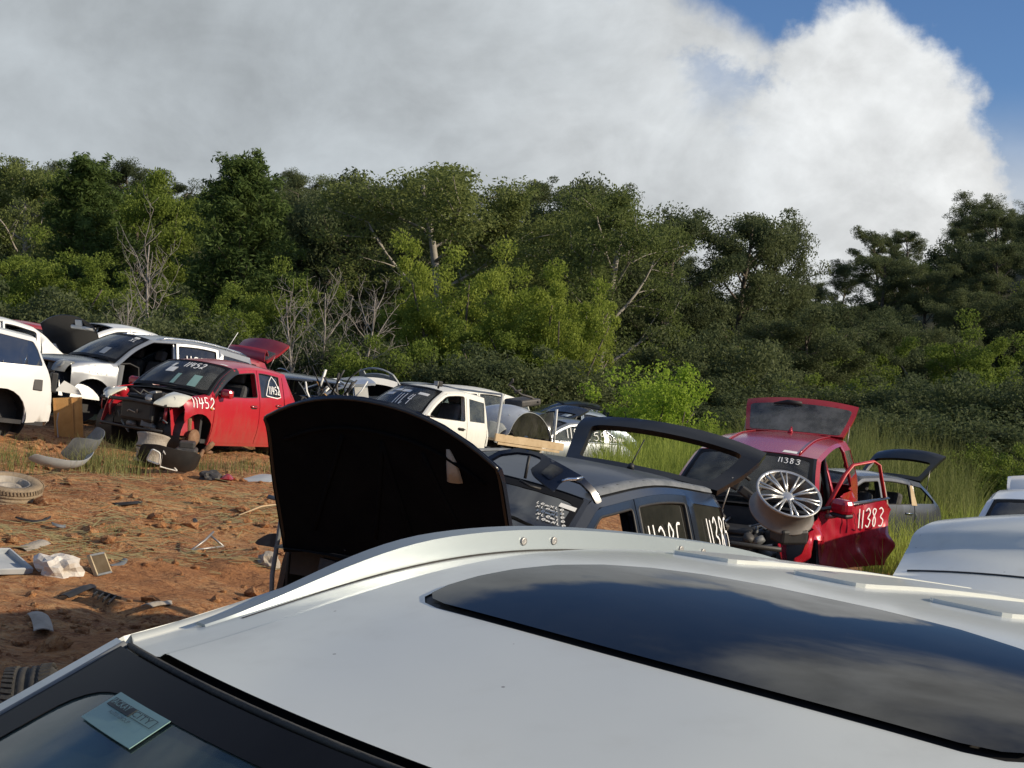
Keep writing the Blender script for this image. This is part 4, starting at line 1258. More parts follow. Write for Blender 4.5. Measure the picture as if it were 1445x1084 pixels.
b = MB(); b.tube([tuple(DARK.top(np.array([t]), np.array([v]))[0] + np.array([0, 0, -.022])) for t, v in [(t, -.87) for t in np.linspace(4.9, 3.1, 14)] + [(3.09, v) for v in np.linspace(-.85, .85, 18)] + [(t, .87) for t in np.linspace(3.1, 4.9, 14)]], .010, 6); b.build('bonnet_hem', 'black', bo)
tgo = kids(car, 'tailgate')[0]
for v in np.linspace(-.72, .72, 10):
    q = DARK.top(np.array([10.80 + .10 * (v * 7 % 1)]), np.array([v]))[0]
    k = MB(); k.box((q[0] + .048, q[1], q[2] - .012), (.012, .02, .014)); k.build('trim_clip', 'sticker', tgo)
b = MB(); b.tube([DARK.top(np.array([10.25]), np.array([-.8]))[0] + np.array([.05, 0, -.01]), DARK.top(np.array([9.4]), np.array([-.86]))[0] + np.array([.05, 0, -.01])], .016, 8); b.build('gas_strut_clip', 'grey_plastic', tgo)
b = MB(); q = DARK.top(np.array([8.75]), np.array([.1]))[0]; b.tube([q, q + np.array([-.015, 0, .04])], [.03, .018], 8); b.tube([q + np.array([-.01, 0, .04]), q + np.array([-.17, .0, .22])], .005, 5); b.build('aerial', 'black_plastic', car)
patch_on(car, DARK, 6.64, 6.73, .80, .94, 'sticker', 'windscreen_sticker')
rg = random.Random(3)
for i in range(5): write_on(car, 'xlemle' if i % 2 else 'lemxle', DARK.top, (6.56 - i * .075, .62 + .02 * i), (0, .034), (.05, 0), .005, 20 + i, 'marker_note', center=np.array([-1, 0, .7]), m='sticker')

# --- red four-wheel drive 11383
car = build_car('red_wagon', 'red four wheel drive numbered 11383 with crushed side, raised tailgate and no bonnet', 'car', None, P['red'], SUV,
    dict(paint='red_suv', xa=.98, xb=-.16, xc=-1.10, axles=(1.40, -1.36), arch=.40, arch_z=.36, apillar='black', glass='glass', ws_glass='glass', qwin=(-2.0, -1.2), tailgate=102, tg_inner='red_suv', drop={'front_door_L', 'front_window_R', 'rear_door_L', 'mirror_L', 'fender_L'}, hood=None, wheels={'rear', 'front_R'}, wr=.34, rear_bumper=1, tg_glassmat='glass_grey', tg_win=(9.16, 10.52), t_tg=10.85))
OUT['red'] = car
engine_bay(car, SUV, 2.2, .93, 'red_suv', seed=21, n=44, z1=.95)
patch_on(car, SUV, 7.06, 7.18, .42, .66, 'sticker', 'roof_sticker', .004)
write_on(car, '11383', SUV.top, (6.55, .40), (0, .075), (.24, 0), .010, 15, center=np.array([-1, 0, .7]))
for v in (.70, -.70):
    b = MB(); b.tube([tuple(SUV.top(np.array([t]), np.array([v]))[0] + np.array([0, 0, .012])) for t in np.linspace(7.08, 8.95, 10)], .014, 6, flat=.6); b.build('roof_strip', 'red_old', car)
tgo = kids(car, 'tailgate')[0]
b = MB(); q0 = SUV.top(np.array([10.44]), np.array([-.45]))[0]; q1 = SUV.top(np.array([10.48]), np.array([.02]))[0]
b.tube([q0 + np.array([-.03, 0, 0]), (q0 + q1) / 2 + np.array([-.05, 0, 0]), q1 + np.array([-.03, 0, 0])], [.012, .035, .03], 8, flat=.7); b.build('rear_wiper', 'black_plastic', tgo)
b = MB(); q = SUV.top(np.array([8.8]), np.array([0]))[0]; b.tube([q, q + np.array([-.05, 0, .03]), q + np.array([-.10, 0, .07])], [.035, .025, .008], 8); b.build('shark_fin_aerial', 'red_suv', car)
# crumpled wing and lower side of the wreck
def crumple(surf, poly, amp, seed, name, mat, parent, step=.032, holes=(), th=.006, f=5.0, mi=None):
    b = MB(); V2, T = tess(poly, holes, step)
    Q = surf(V2[:, 0], V2[:, 1])
    h = 1e-3
    N = np.cross(surf(V2[:, 0] + h, V2[:, 1]) - Q, surf(V2[:, 0], V2[:, 1] + h) - Q); N /= np.linalg.norm(N, axis=1, keepdims=True) + 1e-12
    if (N[:, 1] * np.sign(Q[:, 1] + 1e-9)).sum() < 0: N = -N; T = T[:, ::-1] if False else T
    for i in range(len(Q)):
        p_ = Vector((V2[i, 0] * f + seed, V2[i, 1] * f * .8, seed * .7))
        d = 1 - abs(noise.noise(p_ * .55)) * 3.0
        e = 1 - abs(noise.noise(p_ * 1.3 + Vector((0, 0, 5)))) * 2.5
        Q[i] += N[i] * (amp * d + amp * .4 * e)
    fn = np.cross(Q[T[:, 1]] - Q[T[:, 0]], Q[T[:, 2]] - Q[T[:, 0]])
    if (fn * N[T[:, 0]]).sum() < 0: T = T[:, ::-1]
    b.add(Q, T, 0, True); b.add(Q - N * th, T[:, ::-1], 0, True)
    return b.build(name, mat, parent)
S_ = SUV.side(1)
arc = arch_poly(1.40, .41, .42, zc=.36)
crumple(S_, [(1.0, .36)] + [p for p in arc if p[0] > 1.02] + [(1.95, .62), (1.78, .88), (1.5, .93), (1.0, 1.0)], .05, 3.0, 'fender', 'red_suv', car)
crumple(S_, [(-.16, .34), (-.16, 1.04), (-1.08, 1.08), (-1.08, .75), (-.98, .5), (-.92, .36)], .06, 7.0, 'door', 'red_suv', car)
# front door hanging open, skin folded outwards
dh = empty('door', Matrix.Identity(4)); dh.parent = car
hp = Vector((.98, .90, 0))
dh.matrix_local = Matrix.Translation(hp) @ Matrix.Rotation(R(-30), 4, 'Z') @ Matrix.Translation(-hp)
crumple(lambda x, z: np.stack([x, .88 + .02 * np.sin(z * 4) + .10 * smooth01((.35 - x) / .6) * (1 - .5 * z), z], -1), [(.97, .34), (.97, 1.02), (-.14, 1.10), (-.30, .98), (-.20, .70), (-.30, .56), (-.12, .34)], .040, 12.0, 'door_skin', 'red_suv', dh, f=4.0)
b = MB(); b.tube([(.86, .88, 1.04), (.45, .80, 1.42), (.30, .78, 1.52), (-.08, .78, 1.55), (-.17, .80, 1.50), (-.20, .90, 1.06)], .030, 6, flat=.55); b.build('window_frame', 'red_bright', dh)
b = MB(); b.tube([(.97, .90, 1.06), (.4, .92, 1.09), (-.22, .92, 1.12)], [.035, .045, .03], 8, flat=.5); b.build('door_sill', 'grey', dh)
b = MB(); b.box((.78, 1.06, 1.10), (.16, .27, .17), Matrix.Rotation(R(-10), 3, 'Z'), bev=.05); b.box((.78, 1.05, 1.0), (.14, .25, .05), bev=.02, m=1); b.tube([(.85, .88, .96), (.80, 1.0, 1.0)], .035, 8, 2); b.build('mirror', ['red_suv', 'black_plastic', 'bare_metal'], dh)
write_on(dh, '11383', lambda x, z: np.stack([x, 0 * x + 1.03, z], -1), (.46, .82), (-.10, 0), (0, .22), .016, 17)
b = MB(); b.tube([(-.12, .80, .35), (-.13, .78, 1.1), (-.15, .68, 1.56)], .045, 8, flat=.6); b.build('centre_pillar', 'black', car)
b = MB()
for k in range(3): b.tube([(.42 - .12 * k, .76, 1.02 - .05 * k), (.40 - .12 * k, .72, 1.28), (.30 - .14 * k, .68, 1.52)], .018, 6, flat=.5)
b.build('door_seal', 'grey', car)

# --- grey hatchback far right
car = build_car('grey_hatchback', 'grey hatchback in long grass with open empty tailgate, right of the red wreck', 'car', None, P['grey'], GREY,
    dict(paint='grey', xa=.90, xb=-.24, xc=-1.02, axles=(1.33, -1.33), arch=.36, glass='glass', qwin=(-1.72, -1.08), qwin_o=.08, tailgate=78, tg_paint='black', drop={'tg_glass', 'front_window', 'rear_window_side', 'quarter_window', 'mirror'}, wheels={'all'}, handle='chrome', rear_bumper=1, tg_win=(9.22, 10.2), rw_in=.06))
OUT['grey'] = car
b = MB(); x = -.30; b.grid([[tuple(GREY.side(1)(np.array([x + dx]), np.array([z]))[0] + np.array([0, .006, 0])) for dx in (-.045, .045)] for z in np.linspace(.98, 1.36, 6)]); b.build('pillar_trim', 'dirt_panel', car)
b = MB(); b.grid([[tuple(GREY.side(1)(np.array([x]), np.array([z]))[0] + np.array([0, .006, 0])) for x in (-.95 - .1 * (z - 1) , -1.10 + .15 * (z - 1))] for z in np.linspace(1.02, 1.34, 6)]); b.build('pillar_trim', 'wood', car)

# --- near white four-wheel drive, seen from above its roof
ND = dict(paint='white_near', xa=1.06, xb=-.16, xc=-1.10, axles=(1.36, -1.36), arch=.39, arch_z=.35, glass='glass_tint', drop={'roof', 'windscreen', 'mirror', 'fender_x'}, hood='shut', wheels={'all'}, wr=.34, qwin=(-2.0, -1.2), tailgate=None, front_bumper=1, rear_bumper=1, apillar='white_near', pillar_v=.905, dash='trim', seat_mat='seat_fabric')
car = build_car('white_wagon', 'white wagon in the foreground with metal roof rail, sunroof and dealer sticker on windscreen', 'car', None, P['near'], NEAR, ND)
OUT['near'] = car
def near_roof(t, v):
    q = NEAR.top(t, v)
    a = np.abs(v)
    dz = -.010 * smooth01((a - .74) / .05) * (1 - smooth01((a - .985) / .012))
    q[:, 2] += dz
    return q
half = [(7.470, -.50), (7.480, -.55), (7.505, -.585), (7.56, -.603), (7.64, -.606), (7.72, -.592), (7.80, -.555), (7.865, -.49), (7.91, -.40), (7.940, -.28), (7.955, -.12)]
sr = half + [(t, -v * 1.22) for t, v in half[::-1]]
te = np.linspace(7.03, 8.97, 24)
rpoly = [(t, -1.0) for t in te] + [(t, 1.0) for t in te[::-1]]
rf = smooth_sheet(near_roof, rpoly, [sr], .025, 0.0, 'roof', 'white_near', car)
b = MB(); sheet(b, near_roof, rpoly, [sr], step=.08, th=.006, off=-.03); b.build('headlining', 'trim', rf)
for c0 in (-.54, -.18, .18, .54):
    b = MB(); sheet(b, near_roof, rnd([(8.14, c0 - .11), (8.14, c0 + .11), (8.84, c0 + .12), (8.84, c0 - .12)], .05, 4), step=.05, th=.008, off=.006); b.build('roof_rib', 'white_near', rf)
def shrink(poly, s, c): return [(c[0] + (p[0] - c[0]) * s[0], c[1] + (p[1] - c[1]) * s[1]) for p in poly]
cs = (7.715, .06)
inn = shrink(sr, (.955, .982), cs); inn2 = shrink(sr, (.90, .965), cs)
b = MB(); sheet(b, near_roof, shrink(sr, (.992, .997), cs), [inn2], step=.04, th=.012, off=-.002); b.build('sunroof_seal', 'black_plastic', rf)
smooth_sheet(near_roof, inn, [], .026, .005, 'sunroof_glass', 'glass_roof', rf)
b = MB(); sheet(b, near_roof, shrink(sr, (1.05, 1.03), cs), step=.05, th=.004, off=-.045); b.build('sunroof_blind', 'trim', rf)
# windscreen: glass, dark border band, black gasket along the roof edge
v0 = .91; tq = np.linspace(5.05, 6.985, 12); vv = np.linspace(-v0, v0, 18)
wpoly = [(t, v0) for t in tq] + [(tq[-1], v) for v in vv[::-1][1:-1]] + [(t, -v0) for t in tq[::-1]] + [(tq[0], v) for v in vv[1:-1]]
b = MB(); sheet(b, NEAR.top, wpoly, step=.08, th=.005); ws = b.build('windscreen', 'glass_near', car)
inn = rnd([(5.25, .84), (6.88, .77), (6.88, -.77), (5.25, -.84)], .16, 7)
b = MB(); sheet(b, NEAR.top, wpoly, [inn], step=.07, th=.001, off=.002); b.build('windscreen_border', 'frit', ws)
b = MB(); b.tube([tuple(NEAR.top(np.array([7.008]), np.array([v]))[0] + np.array([0, 0, -.004])) for v in np.linspace(-.91, .91, 40)], .0045, 6); b.build('windscreen_gasket', 'rubber', ws)
b = MB(); b.tube([tuple(NEAR.top(np.array([t]), np.array([-.91]))[0] + np.array([0, 0, -.001])) for t in np.linspace(5.05, 7.0, 24)], .006, 6); b.build('pillar_trim', 'grey_plastic', ws)
# dealer sticker with its lettering
st = patch_on(ws, NEAR, 6.775, 6.880, -.655, -.445, 'sticker_green', 'sticker', .0032)
def lettering(text, mat, parent, surf, org, ux, uy, height, off, name, width=None):
    cu = bpy.data.curves.new('t', 'FONT'); cu.body = text; cu.size = 1; cu.resolution_u = 2
    o = bpy.data.objects.new('t', cu); C.objects.link(o)
    me = o.to_mesh()
    V = np.array([tuple(v.co) for v in me.vertices]); Fs = [tuple(p.vertices) for p in me.polygons]
    o.to_mesh_clear(); bpy.data.objects.remove(o)
    V[:, 0] -= V[:, 0].min(); V[:, 1] -= V[:, 1].min()
    k = height / V[:, 1].max(); sx = (width / V[:, 0].max()) if width else k
    Q = np.array(org)[None] + V[:, :1] * sx * np.array(ux)[None] + V[:, 1:2] * k * np.array(uy)[None]
    Pq = surf(Q[:, 0], Q[:, 1]); Pq = Pq + off
    return mesh_obj(name, Pq, Fs, mat, parent, smooth=False)
ndir = np.cross(NEAR.top(np.array([6.83]), np.array([-.53]))[0] - NEAR.top(np.array([6.83]), np.array([-.54]))[0], NEAR.top(np.array([6.84]), np.array([-.54]))[0] - NEAR.top(np.array([6.83]), np.array([-.54]))[0])
ndir = ndir / np.linalg.norm(ndir); ndir = ndir if ndir[2] > 0 else -ndir
patch_on(st, NEAR, 6.836, 6.862, -.640, -.545, 'ink', 'lettering_panel', .0045)
b = MB()
for a in ((6.836, 6.8375, -.545, -.460), (6.8605, 6.862, -.545, -.460), (6.836, 6.862, -.4625, -.460)): sheet(b, NEAR.top, [(a[0], a[2]), (a[1], a[2]), (a[1], a[3]), (a[0], a[3])], step=.1, th=0, off=.0046)
b.build('lettering_frame', 'ink', st)
lettering('MACKAY', 'sticker_green', st, NEAR.top, (6.8405, -.634), (0, 1), (1, 0), .0175, ndir * .0075, 'lettering', .082)
lettering('CITY', 'ink', st, NEAR.top, (6.8405, -.538), (0, 1), (1, 0), .0175, ndir * .0058, 'lettering', .068)
lettering('AUTO GROUP', 'ink', st, NEAR.top, (6.818, -.600), (0, 1), (1, 0), .010, ndir * .0058, 'lettering', .085)
# roof rails: flat topped bars, ends swept down to the roof
for sg in (1, -1):
    ts_ = np.linspace(7.17, 8.93, 40)
    rows_ = []
    for t in ts_:
        f = smooth01(min((t - 7.17) / .62, 1)) * smooth01(min((8.93 - t) / .45, 1)); hgt = .005 + .032 * f
        q = near_roof(np.array([t]), np.array([sg * .945]))[0]
        wv = .012 + .014 * f
        yy = sg
        rows_.append([q + np.array([0, -yy * wv, .002]), q + np.array([0, -yy * wv * .80, hgt]), q + np.array([0, yy * wv * .55, hgt * 1.02]), q + np.array([0, yy * wv, .001])])
    rows_ = np.array(rows_)
    b = MB()
    b.grid(rows_[:, 0:2]); b.grid(rows_[:, 1:3]); b.grid(rows_[:, 2:4])
    b.add(rows_[0], [(0, 1, 2, 3)], 0, False); b.add(rows_[-1], [(3, 2, 1, 0)], 0, False)
    rl = b.build('roof_rail', 'rail_metal', car)
    b = MB(); b.tube([tuple(near_roof(np.array([t]), np.array([sg * .945]))[0] + np.array([0, -sg * .0285, .001])) for t in np.linspace(7.24, 8.88, 40)], .0055, 5); b.build('rail_gasket', 'rubber', rl)
    for t in (7.985, 8.06, 8.38, 8.44):
        q = near_roof(np.array([t]), np.array([sg * .945]))[0] + np.array([0, -sg * .0240, .019])
        b = MB(); b.lathe([(0, .002), (.004, .002), (.0065, .0025), (.007, 0)], 12, Matrix.Translation(tuple(q)) @ Matrix.Scale(-sg, 4, (0, 1, 0))); b.build('rail_screw', 'bare_metal', rl)
# open tailgate standing up behind the roof
b = MB(); te = np.linspace(9.05, 11.5, 12)
wp = rnd([(9.10, -.80), (9.10, .80), (9.36, .80), (9.36, -.80)], .08, 4)
def tgs(t, v):
    q = NEAR.top(t, v)
    q[:, 0] += -.02 * smooth01((t - 10.35) / .05)
    return q
tpoly = rnd([(9.05, -.93), (9.05, .93), (10.2, .97), (11.35, .97), (11.5, .80), (11.5, -.80), (11.35, -.97), (10.2, -.97)], .12, 4)
sheet(b, tgs, tpoly, step=.09, th=.04, mi=1)
tgn = b.build('tailgate', ['white_near', 'trim'], car)
b = MB(); b.tube([tuple(tgs(np.array([9.62 - .10 * abs(v) ** 3]), np.array([v]))[0] + np.array([-.0005, 0, .0])) for v in np.linspace(-.90, .90, 40)], .0035, 5); b.build('tailgate_seam', 'rubber', tgn)
TGA = 76
piv = Vector((float(np.interp(9, NEAR.ts, NEAR.S[:, 0])), 0, float(np.interp(9, NEAR.ts, NEAR.S[:, 1])) - .01))
tgn.matrix_local = Matrix.Translation(piv) @ Matrix.Rotation(R(TGA), 4, 'Y') @ Matrix.Translation(-piv)
# --- tyre lying inside the near wagon, behind its windscreen
def tyre_thing(name, label, M, r=.31, w=.19, rr=.20, mat='rubber', rim=None, group=None, cat='tyre'):
    t = empty(name, M, label, cat, group)
    b = MB(); b.lathe(tyre_prof(r, w, rr), 48, closed=True); b.build('casing', mat, t)
    # tread blocks
    b = MB()
    for k in range(60):
        a = 2 * math.pi * k / 60
        for h in (-.33, .33):
            b.box((math.cos(a) * (r + .002), h * w, math.sin(a) * (r + .002)), (.008, w * .22, .020), Matrix.Rotation(-a, 3, 'Y') @ Matrix.Rotation(.3 if h > 0 else -.3, 3, 'X'))
    o = b.build('tread', mat, t); o['kind'] = 'stuff'
    if rim:
        b = MB(); b.lathe([(rr, -w * .4), (rr - .02, -w * .3), (rr - .03, 0), (rr - .06, w * .1), (rr * .6, w * .22), (rr * .4, w * .18), (.06, w * .1), (0, w * .1)], 36); b.lathe([(rr + .006, w * .42), (rr - .012, w * .42), (rr - .03, 0)], 36); b.build('steel_rim', rim, t)
    return t
_g = NEAR.top(np.array([6.72]), np.array([-.26]))[0]
M = P['near'] @ Matrix.Translation((_g[0] - .16, _g[1] + .06, _g[2] - .36)) @ Matrix.Rotation(R(24), 4, 'Z') @ Matrix.Rotation(R(10), 4, 'X')
tyre_thing('tyre', 'worn tyre lying inside the foreground white wagon behind its windscreen', M, mat='rubber_muddy')
# ------------------------------------------------------------------ the further wrecks
def far_car(name, label, B, key, spec):
    d = dict(paint='silver', xa=1.0, xb=-.1, xc=-.95, axles=(1.35, -1.3), arch=.36, glass='glass_tint', ws_glass='glass', wheels={'all'}, rear_bumper=1, front_bumper=1, step=.16, tailgate='shut', hood='shut')
    if B is SWIFT: d.update(xa=.86, xb=-.32, xc=-1.02, axles=(1.19, -1.19))
    if B in (WAGON, SUV): d.update(xa=.98, xb=-.22, xc=-1.12, axles=(1.42, -1.40), arch=.385, qwin=(-2.1, -1.22))
    d.update(spec)
    o = build_car(name, label, 'car', 'wrecked cars at the back of the yard', P[key], B, d); OUT[key] = o
    return o
far_car('black_sedan', 'black sedan with bonnet propped up and bare latch plate, behind the silver wagon', SEDAN, 'blk', dict(paint='black', hood=74, liner='black', drop={'windscreen'}))
bo = kids(OUT['blk'], 'bonnet')[0]
q = SEDAN.top(np.array([3.3]), np.array([.35]))[0]
b = MB(); b.box((q[0] - .03, q[1], q[2] - .04), (.13, .17, .03), bev=.01); b.tube([(q[0] - .12, q[1] - .2, q[2] - .03), (q[0] - .14, q[1] + .4, q[2] - .03)], .04, 6, flat=.5); b.build('latch_plate', 'sticker', bo)
far_car('white_sedan', 'white sedan shell with bare window openings at the upper left edge', SEDAN, 'wht', dict(paint='white', drop={'windscreen', 'front_window', 'rear_window_side', 'front_door_L'}, hood=40, liner='dirt_panel'))
far_car('red_hatchback', 'small piece of a red hatchback seen between white shell and black raised bonnet', SWIFT, 'redfar', dict(paint='red_old'))
far_car('pale_sedan', 'pale silver sedan with arched roof edge just behind the silver wagon roof', SEDAN, 'slv2', dict(paint='white', drop={'windscreen', 'front_window', 'rear_window_side'}))
c_ = far_car('maroon_hatchback', 'dull red hatchback with lettered tailgate swung open behind the 11452 hatchback', SWIFT, 'hatch', dict(paint='red_old', tailgate=96, tg_glassmat='glass_grey', spoiler=1, rear_bumper=0, hood=None, t_tg=10.9))
tgo = kids(c_, 'tailgate')[0]
write_on(tgo, 'xl8311', SWIFT.top, (9.95, -.55), (0, .17), (-.5, 0), .02, 8, center=np.array([0, 0, .7]))
c_ = far_car('white_sedan', 'white sedan facing out with its bare-framed bonnet raised, left of the utility cab', SEDAN, 'scrapA', dict(paint='silver_pale', hood=None, drop={'windscreen', 'fender_L'}))
b = MB(); te = np.linspace(3.05, 4.95, 9)
sheet(b, SEDAN.top, [(t, -.8 + .12 * abs(t - 4)) for t in te] + [(t, .8 - .12 * abs(t - 4)) for t in te[::-1]], [rnd([(3.16, -.5), (3.16, .5), (3.46, .5), (3.46, -.5)], .05)], step=.2, th=.03, mi=0)
sheet(b, SEDAN.top, rnd([(3.75, -.60), (3.75, .60), (4.8, .64), (4.8, -.64)], .1), step=.25, th=.012, off=-.036, m=1)
h = b.build('bonnet', ['pale_plastic', 'bonnet_liner'], c_)
pv = Vector((1.15, 0, .96)); h.matrix_local = Matrix.Translation(pv) @ Matrix.Rotation(R(-64), 4, 'Y') @ Matrix.Translation(-pv)
far_car('grey_wagon', 'stripped grey wagon shell with tailgate folded up, right of the dull red hatchback', SUV, 'scrapB', dict(paint='grey', tailgate=70, tg_paint='silver_pale', drop={'tg_glass', 'quarter_window', 'rear_window_side', 'front_window', 'rear_door_L', 'quarter_L'}, rear_bumper=0))
far_car('white_van', 'old white van with long smooth roof parked behind the white utility', WAGON, 'van', dict(paint='white_old', glass='glass', drop={'front_window', 'mirror'}))
c_ = far_car('silver_sedan', 'silver sedan with chrome window surround and white digits, right of the timber tray', SEDAN, 'sedA', dict(paint='silver_dull', glass='glass', hood=None, xc=-.85, drop={'mirror'}, qwin=(-1.42, -.92), qwin_o=.07))
S_ = SEDAN.side(1)
write_on(c_, '11559', S_, (.38, 1.02), (-.155, 0), (0, .22), .020, 4); write_on(c_, '555mm', S_, (-.42, 1.01), (-.17, 0), (0, .20), .020, 6)
xs_ = np.linspace(.62, -1.46, 22)
b = MB(); b.tube([tuple(S_(np.array([x]), np.array([max(float(SEDAN.ct(x, .075)), float(SEDAN.belt(x)) + .01)]))[0] + np.array([0, .008, 0])) for x in xs_] + [tuple(S_(np.array([x]), np.array([float(SEDAN.belt(x)) + .01]))[0] + np.array([0, .008, 0])) for x in xs_[::-1]], .014, 5, caps=False); b.build('window_surround', 'chrome', c_)
far_car('pale_blue_sedan', 'pale blue sedan with dark empty windows above the silver sedan roof', SEDAN, 'sedB', dict(paint='blue_grey', glass='glass', drop={'front_window_L'}))
c_ = far_car('black_coupe', 'black sedan with white digits on its window, farthest of three beyond the tray', SEDAN, 'sedC', dict(paint='black', glass='glass_tint'))
write_on(c_, '11324', S_, (-.1, 1.03), (-.16, 0), (0, .2), .03, 4)
c_ = far_car('white_hatchback', 'white hatchback with raised tailgate and dark glass at the right edge of the picture', GREY, 'rgt', dict(paint='white', tailgate=50, xa=.90, xb=-.24, xc=-1.02, axles=(1.33, -1.33), spoiler=1, qwin=(-1.72, -1.08), rear_bumper=0, hood=None, tg_win=(9.25, 9.95), ws_glass='glass_tint'))

far_car('pale_sedan', 'stripped pale sedan shell without glass behind the tangle of scrap', SEDAN, 'scrapC', dict(paint='silver_dull', hood=62, liner='black_plastic', drop={'windscreen', 'front_window', 'rear_window_side', 'front_door_L'}))
far_car('grey_hatchback', 'dark grey hatchback shell with open tailgate just beyond the timber tray end', SWIFT, 'sedD', dict(paint='grey', tailgate=80, drop={'tg_glass', 'rear_window_side', 'front_window'}, rear_bumper=0))
# ------------------------------------------------------------------ loose parts lying about
def thing(name, label, cat, M, group=None): return empty(name, M, label, cat, group)
def ground_M(px, py, yaw=0, tilt=(0, 0), lift=0.0):
    p = gpt(px, py); z = gz1(p.x, p.y)
    n = Vector((-(gz1(p.x + .2, p.y) - gz1(p.x - .2, p.y)) / .4, -(gz1(p.x, p.y + .2) - gz1(p.x, p.y - .2)) / .4, 1)).normalized()
    q = n.to_track_quat('Z', 'Y').to_matrix().to_4x4()
    return Matrix.Translation(p + Vector((0, 0, lift))) @ q @ Matrix.Rotation(R(yaw), 4, 'Z') @ Matrix.Rotation(R(tilt[0]), 4, 'X') @ Matrix.Rotation(R(tilt[1]), 4, 'Y')
FLAT = Matrix.Rotation(R(90), 4, 'X')
t = tyre_thing('tyre', 'mud coated tyre on steel rim lying flat by the white wagon at left edge', ground_M(12, 704, 0, (0, 0), .10) @ Matrix.Rotation(R(98), 4, 'X'), r=.36, w=.22, rr=.21, mat='rubber_muddy', rim='dirt_panel')
def stand(px, top, d, r, yaw, tilt):
    p = at(px, top, d); p.z = gz1(p.x, p.y) + r - .03
    return Matrix.Translation(p) @ Matrix.Rotation(R(yaw), 4, 'Z') @ Matrix.Rotation(R(tilt), 4, 'X')
tyre_thing('tyre', 'worn tyre standing on its tread in the shade beside the foreground windscreen', stand(52, 930, 6.4, .32, -78, 6), r=.32, w=.23, rr=.21, mat='rubber')
tyre_thing('tyre', 'second tyre half hidden behind the foreground windscreen pillar', stand(122, 930, 6.6, .31, -60, -25), r=.32, w=.20, rr=.21, mat='rubber')

def bumper(name, label, M, wd, h, depth, mat, cut=None, seed=1, frame=None):
    """curved bumper skin"""
    t = thing(name, label, 'bumper', M)
    def surf(u, v):
        a = u / wd * 2
        return np.stack([u, -depth * np.abs(a) ** 2.2 + .03 * np.sin(v / h * 3), v + .03 * np.sin(u * 5 + seed)], -1)
    poly = rnd([(-wd / 2, .0), (wd / 2, .02), (wd / 2, h * .8), (wd * .3, h), (-wd * .3, h), (-wd / 2, h * .75)], .06)
    b = MB(); sheet(b, surf, poly, cut or [], step=.06, th=.006, center=np.array([0, -2, 0])); b.build('skin', mat, t)
    if frame:
        b = MB()
        for f in frame:
            Pq = surf(np.array([p[0] for p in f + f[:1]]), np.array([p[1] for p in f + f[:1]])); Pq[:, 1] += .008
            b.tube([tuple(p) for p in Pq], .012, 5, caps=False)
        b.build('lamp_surround', 'sticker', t)
    return t
bumper('loose_bumper', 'pale grey bumper strip lying on the clay below the orange board', ground_M(92, 668, 190, (-50, 0), .04), 1.15, .20, .22, 'pale_plastic')
bumper('loose_bumper', 'grey bumper corner leaning in the weeds beside the orange board', ground_M(118, 655, 215, (-35, 8), .05), .75, .42, .25, 'grey_plastic', seed=4)
hole = rnd([(.16, .06), (.32, .07), (.30, .26), (.20, .24)], .03)
bumper('loose_bumper', 'black bumper skin with white-edged lamp opening lying below the red hatchback', ground_M(238, 670, 150, (-25, -6), .04), .85, .34, .20, 'black_plastic', cut=[hole], frame=[hole, [(-.1, .02), (.14, .03), (.17, .28)]])
# steel rim drums dumped by the hatchback nose
for i, (px, py, ty, dz) in enumerate(((212, 655, 12, .10), (214, 655, 16, .31))):
    t = thing('steel_rim', ('rusty steel rim under another one below the red hatchback nose', 'dusty steel rim on top of another below the red hatchback nose')[i], 'wheel rim', ground_M(px, py, 20 * i, (0, ty), dz) @ FLAT, None)
    b = MB(); b.lathe([(.22, -.10), (.235, -.10), (.215, -.07), (.20, -.02), (.205, .03), (.22, .07), (.235, .10), (.22, .10), (.19, .05), (.185, -.03)], 40, closed=True); b.build('barrel', 'dirt_panel', t)
    b = MB(); b.lathe([(.19, .02), (.12, .06), (.08, .05), (.03, .03), (.03, .02)], 32); b.build('disc', 'rust', t)
t = thing('engine_block', 'grimy black engine part dumped beside the steel rims', 'engine part', ground_M(262, 655, 30, (0, 0), .12))
b = MB(); b.box((0, 0, 0), (.42, .30, .24), bev=.03); b.box((.05, 0, .16), (.26, .22, .10), bev=.02); b.tube([(-.2, 0, .05), (-.32, .1, .1), (-.36, .2, .0)], .035, 8); b.build('block', 'wire', t)
t = thing('engine_part', 'rusted hub and arm pieces under the open wheel arch of the red hatchback', 'engine part', ground_M(290, 650, 10, (0, 0), .08))
b = MB(); b.tube([(-.3, 0, .0), (0, .05, .06), (.3, 0, .02)], .03, 8); b.lathe([(0, .03), (.12, .03), (.12, -.02), (.04, -.04)], 20, Matrix.Translation((.1, 0, .1)) @ Matrix.Rotation(.7, 4, 'X')); b.build('hub', 'rust', t)
t = thing('board', 'orange brown board standing upright between white wagon and red hatchback', 'board', put(98, 620, 22.6, (0, 0, 0), 12, -4, 6))
b = MB(); b.box((0, 0, .35), (.44, .02, .64)); b.build('panel', 'ply', t)
for x in (-.21, .07, .21): b = MB(); b.box((x, -.02, .35), (.02, .02, .64)); b.build('batten', 'ply', t)
t = thing('sheet_metal', 'small white triangular metal sheet above the orange board', 'sheet metal', put(92, 552, 22.9, (0, 0, 0), 20, 0, 0))
b = MB(); sheet(b, lambda u, v: np.stack([u, 0 * u + .02 * np.sin(u * 9), v], -1), [(-.16, 0), (.26, -.06), (.20, .05), (-.02, .17)], step=.06, th=.004, center=np.array([0, 5, 0])); b.build('plate', 'white', t)
t = thing('metal_post', 'bent pale metal strip standing beside the orange board', 'metal strip', put(83, 645, 22.4, (0, 0, 0), 0, 0, 0))
